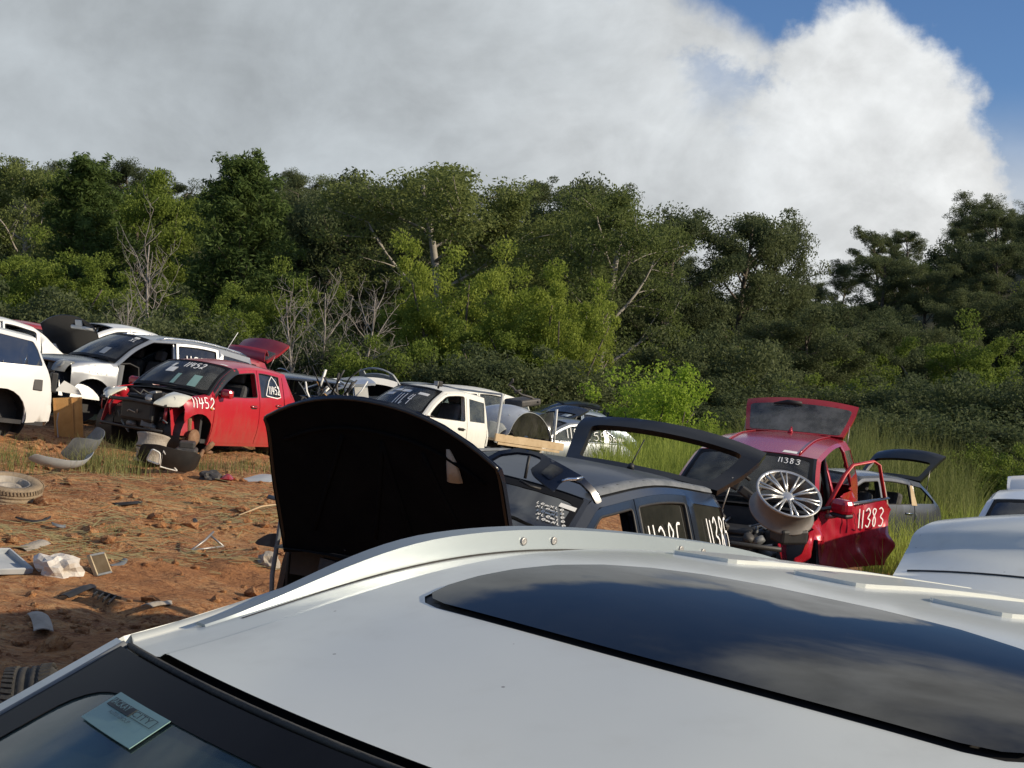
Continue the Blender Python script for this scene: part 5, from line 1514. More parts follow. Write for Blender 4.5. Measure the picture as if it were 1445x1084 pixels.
b = MB(); b.tube([(0, 0, 0), (-.02, 0, .3), (-.05, 0, .55), (-.03, 0, .70)], .022, 5, flat=.3); b.build('strip', 'pale_plastic', t)
# white flat panel, red lens, clump
t = thing('plastic_sheet', 'flat whitish plastic sheet lying on the clay under the red hatchback sill', 'plastic sheet', ground_M(368, 679, 4, (3, 0), .03))
b = MB(); b.grid([[(x, y, .02 * math.sin(x * 6) + .015 * math.cos(y * 9)) for y in np.linspace(-.16, .16, 5)] for x in np.linspace(-.38, .36, 9)], th=.015); b.build('panel', 'pale_plastic', t)
t = thing('tail_lamp', 'small broken red tail lamp lying on the clay below the red hatchback', 'lamp', ground_M(321, 680, 30, (0, 0), .05))
b = MB(); b.grid([[(x, y, .06 * (1 - (x / .11) ** 2) * (1 - (y / .08) ** 2)) for y in np.linspace(-.08, .08, 6)] for x in np.linspace(-.11, .11, 7)], th=.02); b.build('lens', 'lens_red', t)
def rubble(name, label, cat, px, py, size, mat, seed, flat=.5, parts='lump'):
    t = thing(name, label, cat, ground_M(px, py, seed * 40, (0, 0), size * flat * .4))
    bm = bmesh.new(); bmesh.ops.create_icosphere(bm, subdivisions=3, radius=1)
    V = []
    for v in bm.verts:
        n = noise.noise(v.co * 1.7 + Vector((seed * 3.1, 0, 0))); n2 = noise.noise(v.co * 4.3 + Vector((0, seed, 0)))
        w = v.co * (1 + .55 * n + .25 * n2); V.append((w.x * size, w.y * size * .8, w.z * size * flat))
    bm.verts.index_update(); Fs = [tuple(q.index for q in f.verts) for f in bm.faces]; bm.free()
    mesh_obj(parts, V, Fs, mat, t, smooth=False)
    return t
rubble('rag', 'crumpled black rag lying left of the broken red lamp', 'rag', 296, 676, .17, 'wire', 5)
rubble('plastic_bag', 'dirty crumpled white plastic bag lying on the clay at left', 'plastic bag', 80, 812, .19, 'bag', 8, .75)
rubble('clay_clod', 'dark clod of clay beside the bonnet at the edge of shade', 'clod', 378, 800, .13, 'dirt_panel', 11, .7)
# pleated air filter
t = thing('air_filter', 'pleated paper air filter in a dark frame right of the white plastic bag', 'air filter', ground_M(140, 812, 8, (58, 0), .10))
b = MB(); b.grid([[(x, y, .018 * (1 if i % 2 else -1)) for y in (-.09, .09)] for i, x in enumerate(np.linspace(-.10, .10, 29))], smooth=False); b.build('pleats', 'paper_filter', t)
for c0, d0 in (((0, -.095, 0), (.23, .02, .04)), ((0, .095, 0), (.23, .02, .04)), ((-.108, 0, 0), (.018, .2, .04)), ((.108, 0, 0), (.018, .2, .04))): b = MB(); b.box(c0, d0, bev=.004); b.build('frame_side', 'grey_plastic' if d0[0] > .1 else 'paper_filter', t)
# pale tray at the left edge
t = thing('plastic_tray', 'pale grey plastic lid with a raised rim lying at the left edge of the clay', 'plastic lid', ground_M(-8, 806, -25, (10, 0), .07))
b = MB(); b.grid([[(x, y, 0) for y in np.linspace(-.22, .22, 4)] for x in np.linspace(-.24, .24, 4)], th=.01); b.build('base', 'pale_plastic', t)
for c0, d0 in (((0, -.22, .02), (.5, .025, .06)), ((0, .22, .02), (.5, .025, .06)), ((-.24, 0, .02), (.025, .42, .06)), ((.24, 0, .02), (.025, .42, .06))): b = MB(); b.box(c0, d0, bev=.008); b.build('rim', 'pale_plastic', t)
# bracket, dark slats, bits of trim
t = thing('bracket', 'thin dark metal bracket lying open on the clay left of the black bonnet', 'bracket', ground_M(290, 778, 5, (0, 0), .04))
b = MB(); b.tube([(-.22, -.06, 0), (.0, .02, .07), (.16, .10, .13)], .012, 6); b.tube([(-.22, -.06, 0), (.18, -.06, .01)], .010, 6); b.tube([(.10, .06, .10), (.18, -.06, .01)], .010, 6); b.build('arm', 'bare_metal', t)
def trim_bit(name, label, px, py, yaw, L, w, mat, bend=.05, seed=1, cat='trim strip'):
    t = thing(name, label, cat, ground_M(px, py, yaw, (0, 0), .03))
    b = MB(); b.grid([[(x, y + bend * (x / L * 2) ** 2, .02 * math.sin(x * 8 + seed) + .02 * (1 - (y / w * 2) ** 2)) for y in np.linspace(-w / 2, w / 2, 5)] for x in np.linspace(-L / 2, L / 2, 9)], th=.008); b.build('strip', mat, t)
    return t
trim_bit('plastic_strip', 'black plastic strip lying on bright clay right of the muddy tyre', 183, 716, -12, .34, .09, 'black_plastic')
trim_bit('plastic_strip', 'small dark strip on the clay below the muddy tyre', 83, 747, -30, .14, .09, 'grey_plastic', seed=3)
trim_bit('plastic_strip', 'thin black curved strip on the clay left of the dry grass', 52, 738, -15, .36, .04, 'black_plastic', .12, 5)
trim_bit('plastic_strip', 'grey plastic shard right of the pleated air filter', 172, 802, 15, .26, .08, 'grey_plastic', seed=7)
trim_bit('plastic_strip', 'dark plastic duct piece at the edge of the shade', 118, 838, 8, .62, .10, 'black_plastic', .05, 8)
trim_bit('plastic_strip', 'brown plastic flap pressed into shaded clay near the foreground pillar', 228, 858, -3, .46, .10, 'dirt_panel', .03, 9)
trim_bit('plastic_strip', 'long flat brown board in shaded clay at left', 60, 885, 3, .6, .14, 'dirt_panel', .02, 12)
trim_bit('plastic_strip', 'buff flat shard lying under the dry grass at left', 48, 775, 6, .34, .16, 'dirt_panel', .02, 13)
trim_bit('plastic_strip', 'short dark strip beside the dry grass in the open clay', 275, 742, 40, .2, .05, 'black_plastic', .03, 14)
t = thing('grille_piece', 'broken black grille with bars lying in the shade edge below the air filter', 'grille', ground_M(146, 852, 12, (12, 0), .05))
for i in range(4): b = MB(); b.box((.01 * i, -.07 + .05 * i, .0), (.30 - .05 * i, .014, .03), bev=.003); b.build('bar', 'black_plastic', t)
b = MB(); b.box((.15, .0, 0), (.016, .24, .035), bev=.003); b.build('end_bar', 'black_plastic', t)
t = thing('stick', 'thin pale stick lying in dry grass beside the black bonnet', 'stick', ground_M(370, 727, 8, (0, -3), .05))
b = MB(); b.tube([(-.5, 0, .02), (0, .02, .05), (.4, 0, .03)], [.008, .012, .007], 6); b.build('shaft', 'wood', t)
# black upright strut with a bracket left of the bonnet
t = thing('support_strut', 'black upright steel strut with side bracket at the left end of the raised bonnet', 'strut', put(384, 812, 8.2, (0, 0, 0), 0, 0, 0))
b = MB(); b.tube([(0, 0, -.35), (.0, 0, .0), (.035, 0, .28), (.05, 0, .44)], .020, 8, flat=.7); b.tube([(-.04, 0, .455), (.05, 0, .435), (.11, 0, .43)], .014, 6); b.build('upright', 'grey_plastic', t)
b = MB(); b.tube([(.075, .02, -.35), (.085, .02, .05), (.11, .02, .42)], .010, 6); b.build('rod', 'black_plastic', t)
b = MB(); sheet(b, lambda u, v: np.stack([u, 0 * u - .01, v], -1), rnd([(.03, .16), (.03, .245), (-.03, .24), (-.09, .205), (-.105, .185), (-.09, .175)], .02), step=.03, th=.012, center=np.array([0, 5, 0])); b.build('bracket_plate', 'dark_blue', t)

# loose quarter panel thrown over the windscreen of the dark wagon
t = thing('loose_wing', 'loose dark body panel with window opening lying across the dark blue wagon windscreen', 'car panel', Matrix.Identity(4))
def lp(u, v):
    out_ = []
    for a, c0 in zip(np.atleast_1d(u), np.atleast_1d(v)):
        d = 7.95 - .0022 * (c0 - 690) * 1.6 + .25 * ((a - 770) / 80) ** 2 * .5 - .12 * math.cos((c0 - 665) / 40)
        out_.append(tuple(at(a, c0, d)))
    return np.array(out_)
pol = rnd([(660, 660), (688, 645), (704, 636), (732, 632), (762, 639), (792, 655), (822, 672), (840, 690), (850, 708), (842, 712), (834, 696), (820, 682), (802, 676), (792, 680), (782, 694), (768, 684), (752, 670), (748, 662), (762, 652), (764, 646), (752, 641), (730, 638), (706, 641), (690, 650), (664, 668)], 3, 2)
b = MB(); sheet(b, lp, pol, step=5, th=.018, center=np.array([0, 30, -6])); o = b.build('skin', ['dark_blue'], t)
b = MB(); sheet(b, lp, rnd([(763, 668), (778, 655), (796, 664), (776, 678)], 3), step=4, th=.004, off=.006, center=np.array([0, 30, -6])); b.build('glass', 'glass_tint', t)
b = MB(); b.tube([tuple(lp([a], [c0])[0] + np.array([0, -.008, .004])) for a, c0 in ((793, 680), (802, 677), (812, 677), (822, 675))], .009, 6); b.build('bright_edge', 'chrome', t)
b = MB(); b.tube([tuple(at(747, 643, 7.9)), tuple(at(744, 658, 7.9)), tuple(at(741, 675, 7.88))], .010, 6); b.tube([tuple(at(733, 678, 7.85)), tuple(at(748, 686, 7.85)), tuple(at(763, 690, 7.86))], .016, 6, flat=.5); b.build('hinge_arm', 'black_plastic', t)

# alloy wheel dumped in the engine bay of the red wagon
Mr = put(1110, 700, 15.55, (0, 0, 0), 0, 0, 0)
def face_M(px, py, d, normal, spin=0):
    n = Vector(normal).normalized()
    return Matrix.Translation(at(px, py, d)) @ n.to_track_quat('Y', 'Z').to_matrix().to_4x4() @ Matrix.Rotation(R(spin), 4, 'Y')
t = empty('alloy_wheel', face_M(1113, 698, 14.7, (.16, -.62, .77), 10), 'silver multi-spoke alloy wheel without tyre dumped on the red wreck engine bay', 'wheel')
b = MB(); b.lathe([(.345, .0), (.352, .015), (.345, .025), (.325, .012), (.315, -.05), (.30, -.14), (.315, -.21), (.345, -.235), (.352, -.25), (.335, -.25), (.285, -.15), (.30, -.02)], 56, closed=True); b.build('barrel', 'barrel', t)
b = MB(); b.lathe([(.350, .006), (.350, .022), (.335, .026), (.322, .016)], 56); b.build('rim_lip', 'alloy', t)
for k in range(10):
    a = 2 * math.pi * k / 10
    b = MB()
    for da in (-.085, .085):
        p0 = Vector((math.cos(a) * .05, -.03, math.sin(a) * .05)); p1 = Vector((math.cos(a + da) * .20, .004, math.sin(a + da) * .20)); p2 = Vector((math.cos(a + da * 1.15) * .325, .010, math.sin(a + da * 1.15) * .325))
        b.tube([p0, p1, p2], [.016, .013, .015], 6, flat=.8)
    b.build('spoke', 'alloy', t)
b = MB(); b.lathe([(.075, -.05), (.075, -.025), (.05, -.012), (.03, -.008), (0, -.008)], 24); b.build('hub', 'alloy', t)
t = thing('battery_cover', 'black plastic battery cover under the alloy wheel in the red wreck', 'plastic cover', put(1112, 768, 14.75, (0, 0, 0), 20, 0, 8))
b = MB(); b.box((0, 0, .10), (.32, .26, .16), bev=.03); b.box((.02, 0, .19), (.24, .18, .03), bev=.01); b.build('lid', 'black_plastic', t)
t = thing('broken_mount', 'broken black plastic mount hanging on the windscreen of the red wreck', 'plastic mount', put(1050, 690, 15.75, (0, 0, 0), 0, 0, 0))
b = MB(); b.box((-.10, 0, .05), (.09, .07, .13), Matrix.Rotation(.4, 3, 'Y'), bev=.02); b.box((.03, 0, -.05), (.20, .08, .10), Matrix.Rotation(.6, 3, 'Y'), bev=.02); b.tube([(-.13, 0, .12), (-.04, -.03, .18), (.06, 0, .10)], .02, 6); b.tube([(.0, 0, 0), (.1, -.03, -.12), (.18, 0, -.17)], .028, 6); b.build('bracket', 'black_plastic', t)

# load on the tray of the utility: a silver tailgate shell, strips, a tarp
MU = P['ute']
t = thing('loose_tailgate', 'silver car tailgate with big dark curved glass lying on the timber tray', 'car panel', MU @ Matrix.Translation((-2.30, .30, .86)) @ Matrix.Rotation(R(8), 4, 'Z'))
def dome(u, v):   # u along the tray, v across; rounded shell
    z = .66 * np.clip(1 - np.abs(u / .86) ** 2.3, 0, 1) ** .8 * (1 - .25 * (v / .7) ** 2)
    return np.stack([u + .12 * z, v * (1 - .12 * z) , z], -1)
b = MB(); sheet(b, dome, rnd([(-.84, -.58), (.84, -.58), (.84, .545), (-.84, .545)], .05), step=.09, th=.012, center=np.array([0, 0, 0])); b.build('shell', 'silver_pale', t)
b = MB(); sheet(b, lambda u, v: np.stack([u, .54 + .05 * (v / .7) * 0 - .10 * v, v], -1), rnd([(-.70, .10), (.62, .05), (.74, .20), (.50, .48), (.05, .60), (-.42, .48)], .06), step=.1, th=.006, center=np.array([0, 0, 0])); b.build('glass', 'glass_tint', t)
for i in range(4):
    t2 = thing('loose_strip', ('white curved trim strip, lowest on the tray load', 'white curved trim strip second from the bottom of the tray load', 'black and white curved strip in the middle of the tray load', 'upper white trim strip against the dark glass on the tray load')[i], 'trim strip', MU @ Matrix.Translation((-2.05, .66 + .015 * i, .98 + .055 * i)))
    b = MB(); b.tube([(.42 - .04 * i, 0, .16), (.1, .03, .02), (-.3, .02, -.09), (-.45, 0, -.10)], .022, 6, flat=.5); b.build('strip', 'white' if i != 2 else 'black_plastic', t2)
t = thing('tarp', 'grey crumpled sheet heaped on the front of the timber tray', 'tarp', MU @ Matrix.Translation((-1.62, .45, .83)))
b = MB(); b.grid([[(x, y, .34 * max(0, 1 - abs(x / .34) ** 1.5) * (1 - (y / .5) ** 2 * .6) + .03 * noise.noise(Vector((x * 6, y * 6, 2)))) for y in np.linspace(-.42, .40, 12)] for x in np.linspace(-.34, .34, 12)], th=.01); b.build('cloth', 'tarp', t)
t = thing('scrap_bonnet', 'dark dented bonnet piece standing at the rear of the timber tray', 'car panel', MU @ Matrix.Translation((-2.95, .55, .86)) @ Matrix.Rotation(R(10), 4, 'Z'))
crumple(lambda u, v: np.stack([u, .12 - .1 * v, v], -1), rnd([(-.36, 0), (.40, 0), (.30, .55), (-.30, .66)], .08), .05, 4.0, 'sheet', 'grey', t, step=.06, f=6)
b = MB(); b.tube([(-.38, .14, 0), (-.37, .10, .72)], .03, 6, flat=.5); b.build('edge_strip', 'sticker', t)
t = thing('scrap_bundle', 'dark bundle of scrap and cables on top of the tray load', 'scrap', MU @ Matrix.Translation((-2.75, .15, 1.62)))
b = MB()
rg = random.Random(6)
b.box((0, 0, .0), (.6, .5, .14), Matrix.Rotation(.2, 3, 'Y'), bev=.04)
p_ = Vector((-.3, .2, .05)); pts = [p_]
for k in range(14): p_ = p_ + Vector((rg.uniform(-.12, .2), rg.uniform(-.1, .1), rg.uniform(-.1, .1))); pts.append(p_)
b.tube(pts, .025, 6); b.build('bundle', 'wire', t)
t = thing('loose_wing', 'loose white front wing leaning on the scrap cars left of the utility', 'car panel', put(520, 566, 31.0, (0, 0, 0), 15, 0, 0))
b = MB(); b.grid([[(-.28 + .85 * s_ - .10 * h_, -.2 * h_ + .1 * s_, .50 * h_ * (1 - .35 * s_) + .10 * s_ * h_) for h_ in np.linspace(0, 1, 7)] for s_ in np.linspace(0, .35, 5)] , th=.01)
b.grid([[(.0 + .60 * s_, -.2 + .05 * s_, .52 - .09 * s_ * s_ - .12 * h_ * (1 - h_) - .14 * h_) for h_ in np.linspace(0, 1, 5)] for s_ in np.linspace(-.3, 1, 8)], th=.01); b.build('skin', 'white', t)
t = thing('scrap_heap', 'tangle of dark bars and pale brackets between dull red hatchback and grey shell', 'scrap', put(470, 566, 29.0, (0, 0, 0), 0, 0, 0))
for k in range(16):
    b = MB(); a0 = Vector((rg.uniform(-.5, .5), rg.uniform(-.3, .3), rg.uniform(0, .25))); a1 = a0 + Vector((rg.uniform(-.4, .4), rg.uniform(-.2, .2), rg.uniform(.15, .5)))
    b.tube([a0, a0.lerp(a1, .5) + Vector((rg.uniform(-.06, .06), 0, rg.uniform(-.05, .05))), a1], rg.uniform(.015, .04), 6, flat=.6); b.build('bar', rg.choice(['wire', 'sticker', 'ply', 'black_plastic', 'bare_metal', 'white']), t)
# ------------------------------------------------------------------ trees
def leafmat(name, c1, c2, trans=.35, rough=.6, vscale=.35):
    m, nt, out = nmat(name)
    tc = nd(nt, 'ShaderNodeTexCoord')
    geo_ = nd(nt, 'ShaderNodeNewGeometry')
    oi = nd(nt, 'ShaderNodeObjectInfo')
    n1 = nd(nt, 'ShaderNodeTexNoise'); n1.inputs['Scale'].default_value = vscale; n1.inputs['Detail'].default_value = 3
    nt.links.new(tc.outputs['Object'], n1.inputs['Vector'])
    ad = nd(nt, 'ShaderNodeMath', operation='ADD'); nt.links.new(n1.outputs['Fac'], ad.inputs[0])
    mu = nd(nt, 'ShaderNodeMath', operation='MULTIPLY_ADD'); nt.links.new(geo_.outputs['Random Per Island'], mu.inputs[0]); mu.inputs[1].default_value = .3; mu.inputs[2].default_value = -.15
    nt.links.new(mu.outputs[0], ad.inputs[1])
    a2 = nd(nt, 'ShaderNodeMath', operation='MULTIPLY_ADD'); nt.links.new(oi.outputs['Random'], a2.inputs[0]); a2.inputs[1].default_value = .4; a2.inputs[2].default_value = -.2
    a3 = nd(nt, 'ShaderNodeMath', operation='ADD'); nt.links.new(ad.outputs[0], a3.inputs[0]); nt.links.new(a2.outputs[0], a3.inputs[1])
    mr = nd(nt, 'ShaderNodeMapRange'); mr.inputs[1].default_value = .2; mr.inputs[2].default_value = .8
    nt.links.new(a3.outputs[0], mr.inputs[0])
    mi = nd(nt, 'ShaderNodeMix', data_type='RGBA'); mi.inputs[6].default_value = c4(c1); mi.inputs[7].default_value = c4(c2)
    nt.links.new(mr.outputs[0], mi.inputs[0])
    df = nd(nt, 'ShaderNodeBsdfPrincipled'); df.inputs['Roughness'].default_value = rough; df.inputs['Specular IOR Level'].default_value = .12
    nt.links.new(mi.outputs[2], df.inputs['Base Color'])
    tl = nd(nt, 'ShaderNodeBsdfTranslucent'); nt.links.new(mi.outputs[2], tl.inputs[0])
    ms = nd(nt, 'ShaderNodeMixShader'); ms.inputs[0].default_value = trans
    nt.links.new(df.outputs[0], ms.inputs[1]); nt.links.new(tl.outputs[0], ms.inputs[2])
    nt.links.new(ms.outputs[0], out.inputs[0])
leafmat('leaf_gum', (.115, .150, .045), (.200, .235, .075), trans=.45)
leafmat('leaf_dark', (.080, .105, .048), (.140, .165, .070), trans=.42)  # on the hill trees this darker green stands in for shade
leafmat('leaf_pine', (.080, .125, .036), (.150, .205, .056), trans=.42)
leafmat('leaf_mid', (.140, .195, .035), (.240, .300, .060), trans=.48)
leafmat('leaf_lime', (.19, .25, .040), (.31, .37, .070), trans=.5)
leafmat('leaf_bright', (.28, .40, .05), (.50, .60, .10), trans=.5)
leafmat('grass_tall', (.20, .28, .045), (.40, .46, .10), trans=.45, vscale=.8)
leafmat('grass_dry', (.260, .230, .110), (.420, .370, .190), trans=.3, vscale=.8)
leafmat('grass_weed', (.150, .180, .055), (.330, .330, .130), trans=.4, vscale=.8)
simple('bark', (.070, .055, .042), rough=.95, col2=(.14, .12, .095), scale=3, bump=.5)
simple('bark_pale', (.20, .18, .15), rough=.85, col2=(.38, .35, .30), scale=1.5, bump=.2)
simple('bark_dead', (.20, .175, .155), rough=.95, col2=(.34, .31, .28), scale=2, bump=.3)

def leaves(rng, cen, rad, n, size, aspect=2.0, squash=(1, 1, .7), shell=.5):
    """n leaf quads round each centre: arrays of verts (N*4,3)"""
    cen = np.asarray(cen, float); rad = np.asarray(rad, float)
    k = len(cen)
    d = rng.normal(size=(k, n, 3)); d /= np.linalg.norm(d, axis=2, keepdims=True)
    r = rng.uniform(shell, 1, (k, n, 1)) ** .7
    p = cen[:, None] + d * r * rad[:, None, None] * np.array(squash)
    p = p.reshape(-1, 3)
    N = len(p)
    a = rng.normal(size=(N, 3)); a[:, 2] -= .5; a /= np.linalg.norm(a, axis=1, keepdims=True)
    b = np.cross(a, rng.normal(size=(N, 3))); b /= np.linalg.norm(b, axis=1, keepdims=True) + 1e-9
    s = size * rng.uniform(.6, 1.3, (N, 1))
    a = a * s; b = b * s / aspect
    V = np.stack([p - a * .5, p + b * .5, p + a * .5, p - b * .5], 1).reshape(-1, 3)
    return V
def fast_mesh(name, V, quads_n, mat, tri=None):
    me = bpy.data.meshes.new(name)
    me.vertices.add(len(V)); me.vertices.foreach_set('co', V.astype(np.float32).ravel())
    idx = np.arange(len(V), dtype=np.int32)
    nf = len(V) // quads_n
    me.loops.add(len(V)); me.loops.foreach_set('vertex_index', idx)
    me.polygons.add(nf); me.polygons.foreach_set('loop_start', np.arange(nf, dtype=np.int32) * quads_n)
    try: me.polygons.foreach_set('loop_total', np.full(nf, quads_n, dtype=np.int32))
    except Exception: pass
    me.materials.append(MATS[mat]); me.update(calc_edges=True)
    return me
def tree_model(seed, H, rad, style, leaf, bark, leaf_n=90, leaf_size=.26):
    """returns (trunk mesh, crown mesh)"""
    rg = random.Random(seed); rng = np.random.default_rng(seed)
    b = MB()
    cen = []; cr = []
    def limb(p0, d, L, r0, r1, n=6, wob=.12, up=.0):
        pts = [Vector(p0)]; d = Vector(d).normalized()
        for i in range(n):
            d = (d + Vector((rg.uniform(-wob, wob), rg.uniform(-wob, wob), rg.uniform(-wob, wob) + up))).normalized()
            pts.append(pts[-1] + d * (L / n))
        b.tube(pts, [r0 + (r1 - r0) * i / n for i in range(n + 1)], 6)
        return pts
    if style == 'gum':
        tr = limb((0, 0, -.6), (rg.uniform(-.08, .08), rg.uniform(-.08, .08), 1), H * .82 + .6, .020 * H, .006 * H, 10, .07, .03)
        nl = rg.randint(11, 15)
        for i in range(nl):
            f = .25 + .72 * (i / nl) ** .9
            p = tr[0].lerp(tr[-1], 0); k = min(int(f * 10), 9); p = tr[k].lerp(tr[k + 1], f * 10 - k)
            an = i * 2.4 + rg.uniform(-.5, .5)
            L = rad * (1.05 - .45 * abs(f - .5)) * rg.uniform(.7, 1.1) * (1.0 if f < .85 else .6)
            lm = limb(p, (math.cos(an), math.sin(an), rg.uniform(.25, .9)), L, .0075 * H * (1.2 - f * .6), .0025 * H, 6, .16, .06)
            for j in range(rg.randint(6, 8)):
                q = lm[rg.randint(2, 6)]
                sb = limb(q, (math.cos(an) + rg.uniform(-1, 1), math.sin(an) + rg.uniform(-1, 1), rg.uniform(-.1, .9)), L * rg.uniform(.25, .5), .0025 * H, .001 * H, 3, .2, .05)
                cen.append(tuple(sb[-1])); cr.append(rad * rg.uniform(.16, .29))
                if rg.random() < .6: cen.append(tuple(sb[1])); cr.append(rad * rg.uniform(.13, .23))
        for j in range(6): cen.append(tuple(tr[-1] + Vector((rg.uniform(-.3, .3) * rad, rg.uniform(-.3, .3) * rad, rg.uniform(-.2, .12) * rad)))); cr.append(rad * rg.uniform(.15, .24))
        V = leaves(rng, cen, cr, leaf_n, leaf_size, 2.2, (1, 1, .62), .25)
    elif style == 'pine':
        tr = limb((0, 0, -.6), (0, 0, 1), H + .4, .018 * H, .004 * H, 10, .03)
        z = H * .12; i = 0
        while z < H * .97:
            f = z / H
            nw = 5 if f < .8 else 4
            for k in range(nw):
                an = 2 * math.pi * k / nw + i * .7 + rg.uniform(-.25, .25)
                L = rad * (1 - f) ** .55 * rg.uniform(.7, 1.15) * (1 if f > .2 else .8)
                lm = limb((tr[min(int(f * 10), 9)].x, tr[min(int(f * 10), 9)].y, z), (math.cos(an), math.sin(an), .10 + .45 * f), L, .0045 * H * (1.1 - f), .001 * H, 5, .10, .07)
                for q in range(2, 6):
                    cen.append(tuple(lm[q] + Vector((rg.uniform(-.2, .2), rg.uniform(-.2, .2), .1)))); cr.append(.34 + .09 * rad * rg.uniform(.5, 1.2) * (1.2 - f))
                    if rg.random() < .7: cen.append(tuple(lm[q] + Vector((rg.uniform(-.6, .6), rg.uniform(-.6, .6), rg.uniform(-.1, .3))))); cr.append(.30 + .06 * rad * (1 - f))
            z += H * .045; i += 1
        for k in range(7): cen.append((rg.uniform(-.5, .5), rg.uniform(-.5, .5), H * rg.uniform(.93, 1.02))); cr.append(.32)
        V = leaves(rng, cen, cr, leaf_n, leaf_size, 4.0, (1, 1, 1.0), .1)
    elif style == 'bush':
        for k in range(7):
            an = k * 2.4
            lm = limb((0, 0, -.4), (math.cos(an) * .6, math.sin(an) * .6, 1), H * rg.uniform(.6, .9), .02 * H, .004 * H, 5, .2)
            for q in range(1, 6):
                for _ in range(3): cen.append(tuple(lm[q] + Vector((rg.uniform(-.35, .35) * rad, rg.uniform(-.35, .35) * rad, rg.uniform(-.1, .25) * H)))); cr.append(rad * rg.uniform(.16, .30))
        for k in range(26):
            an = rg.uniform(0, 6.28); rr_ = rad * rg.uniform(.5, .95); cen.append((math.cos(an) * rr_, math.sin(an) * rr_, H * rg.uniform(.15, .8))); cr.append(rad * rg.uniform(.16, .28))
        V = leaves(rng, cen, cr, leaf_n, leaf_size, 1.9, (1, 1, .8), .2)
    else:   # dead: bare branches
        V = None
        tr = limb((0, 0, -.5), (rg.uniform(-.1, .1), 0, 1), H * .9, .014 * H, .004 * H, 9, .08)
        for i in range(16):
            f = .2 + .75 * i / 16; k = min(int(f * 9), 8); p = tr[k]
            an = i * 2.4; lm = limb(p, (math.cos(an), math.sin(an), rg.uniform(.4, 1.4)), rad * rg.uniform(.5, 1.1), .0045 * H, .0012 * H, 6, .2, .08)
            for j in range(5):
                q = lm[rg.randint(1, 6)]; sb = limb(q, (rg.uniform(-1, 1), rg.uniform(-1, 1), rg.uniform(0, 1.2)), rad * rg.uniform(.25, .5), .0018 * H, .0008 * H, 4, .25, .05)
                for _ in range(2): limb(sb[rg.randint(1, 4)], (rg.uniform(-1, 1), rg.uniform(-1, 1), rg.uniform(0, 1.2)), rad * .22, .0010 * H, .0006 * H, 3, .25)
    me = bpy.data.meshes.new('trunk'); me.from_pydata(b.V, [], b.F); me.materials.append(MATS[bark]); me.polygons.foreach_set('use_smooth', [True] * len(me.polygons)); me.update()
    cm = fast_mesh('crown', V, 4, leaf) if V is not None else None
    return me, cm
TM = {}
TM['gumA'] = tree_model(1, 14, 4.6, 'gum', 'leaf_gum', 'bark_pale', 230, .175)
TM['gumB'] = tree_model(2, 13, 4.2, 'gum', 'leaf_gum', 'bark_pale', 230, .175)
TM['gumC'] = tree_model(3, 15, 4.4, 'gum', 'leaf_dark', 'bark', 210, .20)
TM['gumD'] = tree_model(4, 12, 4.8, 'gum', 'leaf_dark', 'bark', 220, .20)
TM['gumE'] = tree_model(5, 11, 4.0, 'gum', 'leaf_mid', 'bark', 230, .17)
TM['gumF'] = tree_model(6, 14, 4.0, 'gum', 'leaf_dark', 'bark', 210, .20)
TM['pineA'] = tree_model(7, 14, 3.6, 'pine', 'leaf_pine', 'bark', 56, .30)
TM['pineB'] = tree_model(8, 13, 3.8, 'pine', 'leaf_pine', 'bark', 56, .30)
TM['bushA'] = tree_model(9, 4.2, 2.4, 'bush', 'leaf_mid', 'bark', 220, .13)
TM['bushB'] = tree_model(10, 4.6, 2.6, 'bush', 'leaf_dark', 'bark', 220, .15)
TM['yellow'] = tree_model(11, 4.3, 1.9, 'bush', 'leaf_bright', 'bark', 110, .13)
TM['wattle'] = tree_model(14, 8.0, 2.6, 'bush', 'leaf_mid', 'bark', 330, .145)
TM['wattleB'] = tree_model(15, 8.0, 2.6, 'bush', 'leaf_lime', 'bark', 330, .145)
TM['deadA'] = tree_model(12, 7, 2.2, 'dead', None, 'bark_dead')
TM['deadB'] = tree_model(13, 6, 2.0, 'dead', None, 'bark_dead')
def tree(name, model, label, loc, s=1.0, yaw=0, group=None, sz=None):
    root = empty(name, Matrix.Translation(loc) @ Matrix.Rotation(yaw, 4, 'Z') @ Matrix.Diagonal((s, s, sz or s, 1)), label, 'tree' if 'bush' not in model and model not in ('yellow',) else 'bush', group)
    for nm, me in zip(('trunk', 'crown'), TM[model]):
        if me is None: continue
        o = bpy.data.objects.new(nm, me); C.objects.link(o); o.parent = root
    return root
def tree_px(name, model, label, px, d, s=1.0, top=None, yaw=0, group=None):
    """tree standing on the ground at distance d under pixel column px; top = pixel row of its tip sets its height"""
    p = at(px, 560, d); z = gz1(p.x, p.y) - .1
    mh = {'gumA': 12.9, 'gumB': 12.1, 'gumC': 13.8, 'gumD': 11.3, 'gumE': 10.3, 'gumF': 12.9, 'pineA': 14.3, 'pineB': 13.3, 'bushA': 4.4, 'bushB': 4.8, 'yellow': 4.4, 'wattle': 8.0, 'wattleB': 8.0, 'deadA': 7.3, 'deadB': 6.2}[model]
    sz = s
    if top is not None:
        q = at(px, top, d); sz = (q.z - z) / mh
    return tree(name, model, label, (p.x, p.y, z), s if s else sz, yaw, group, sz)
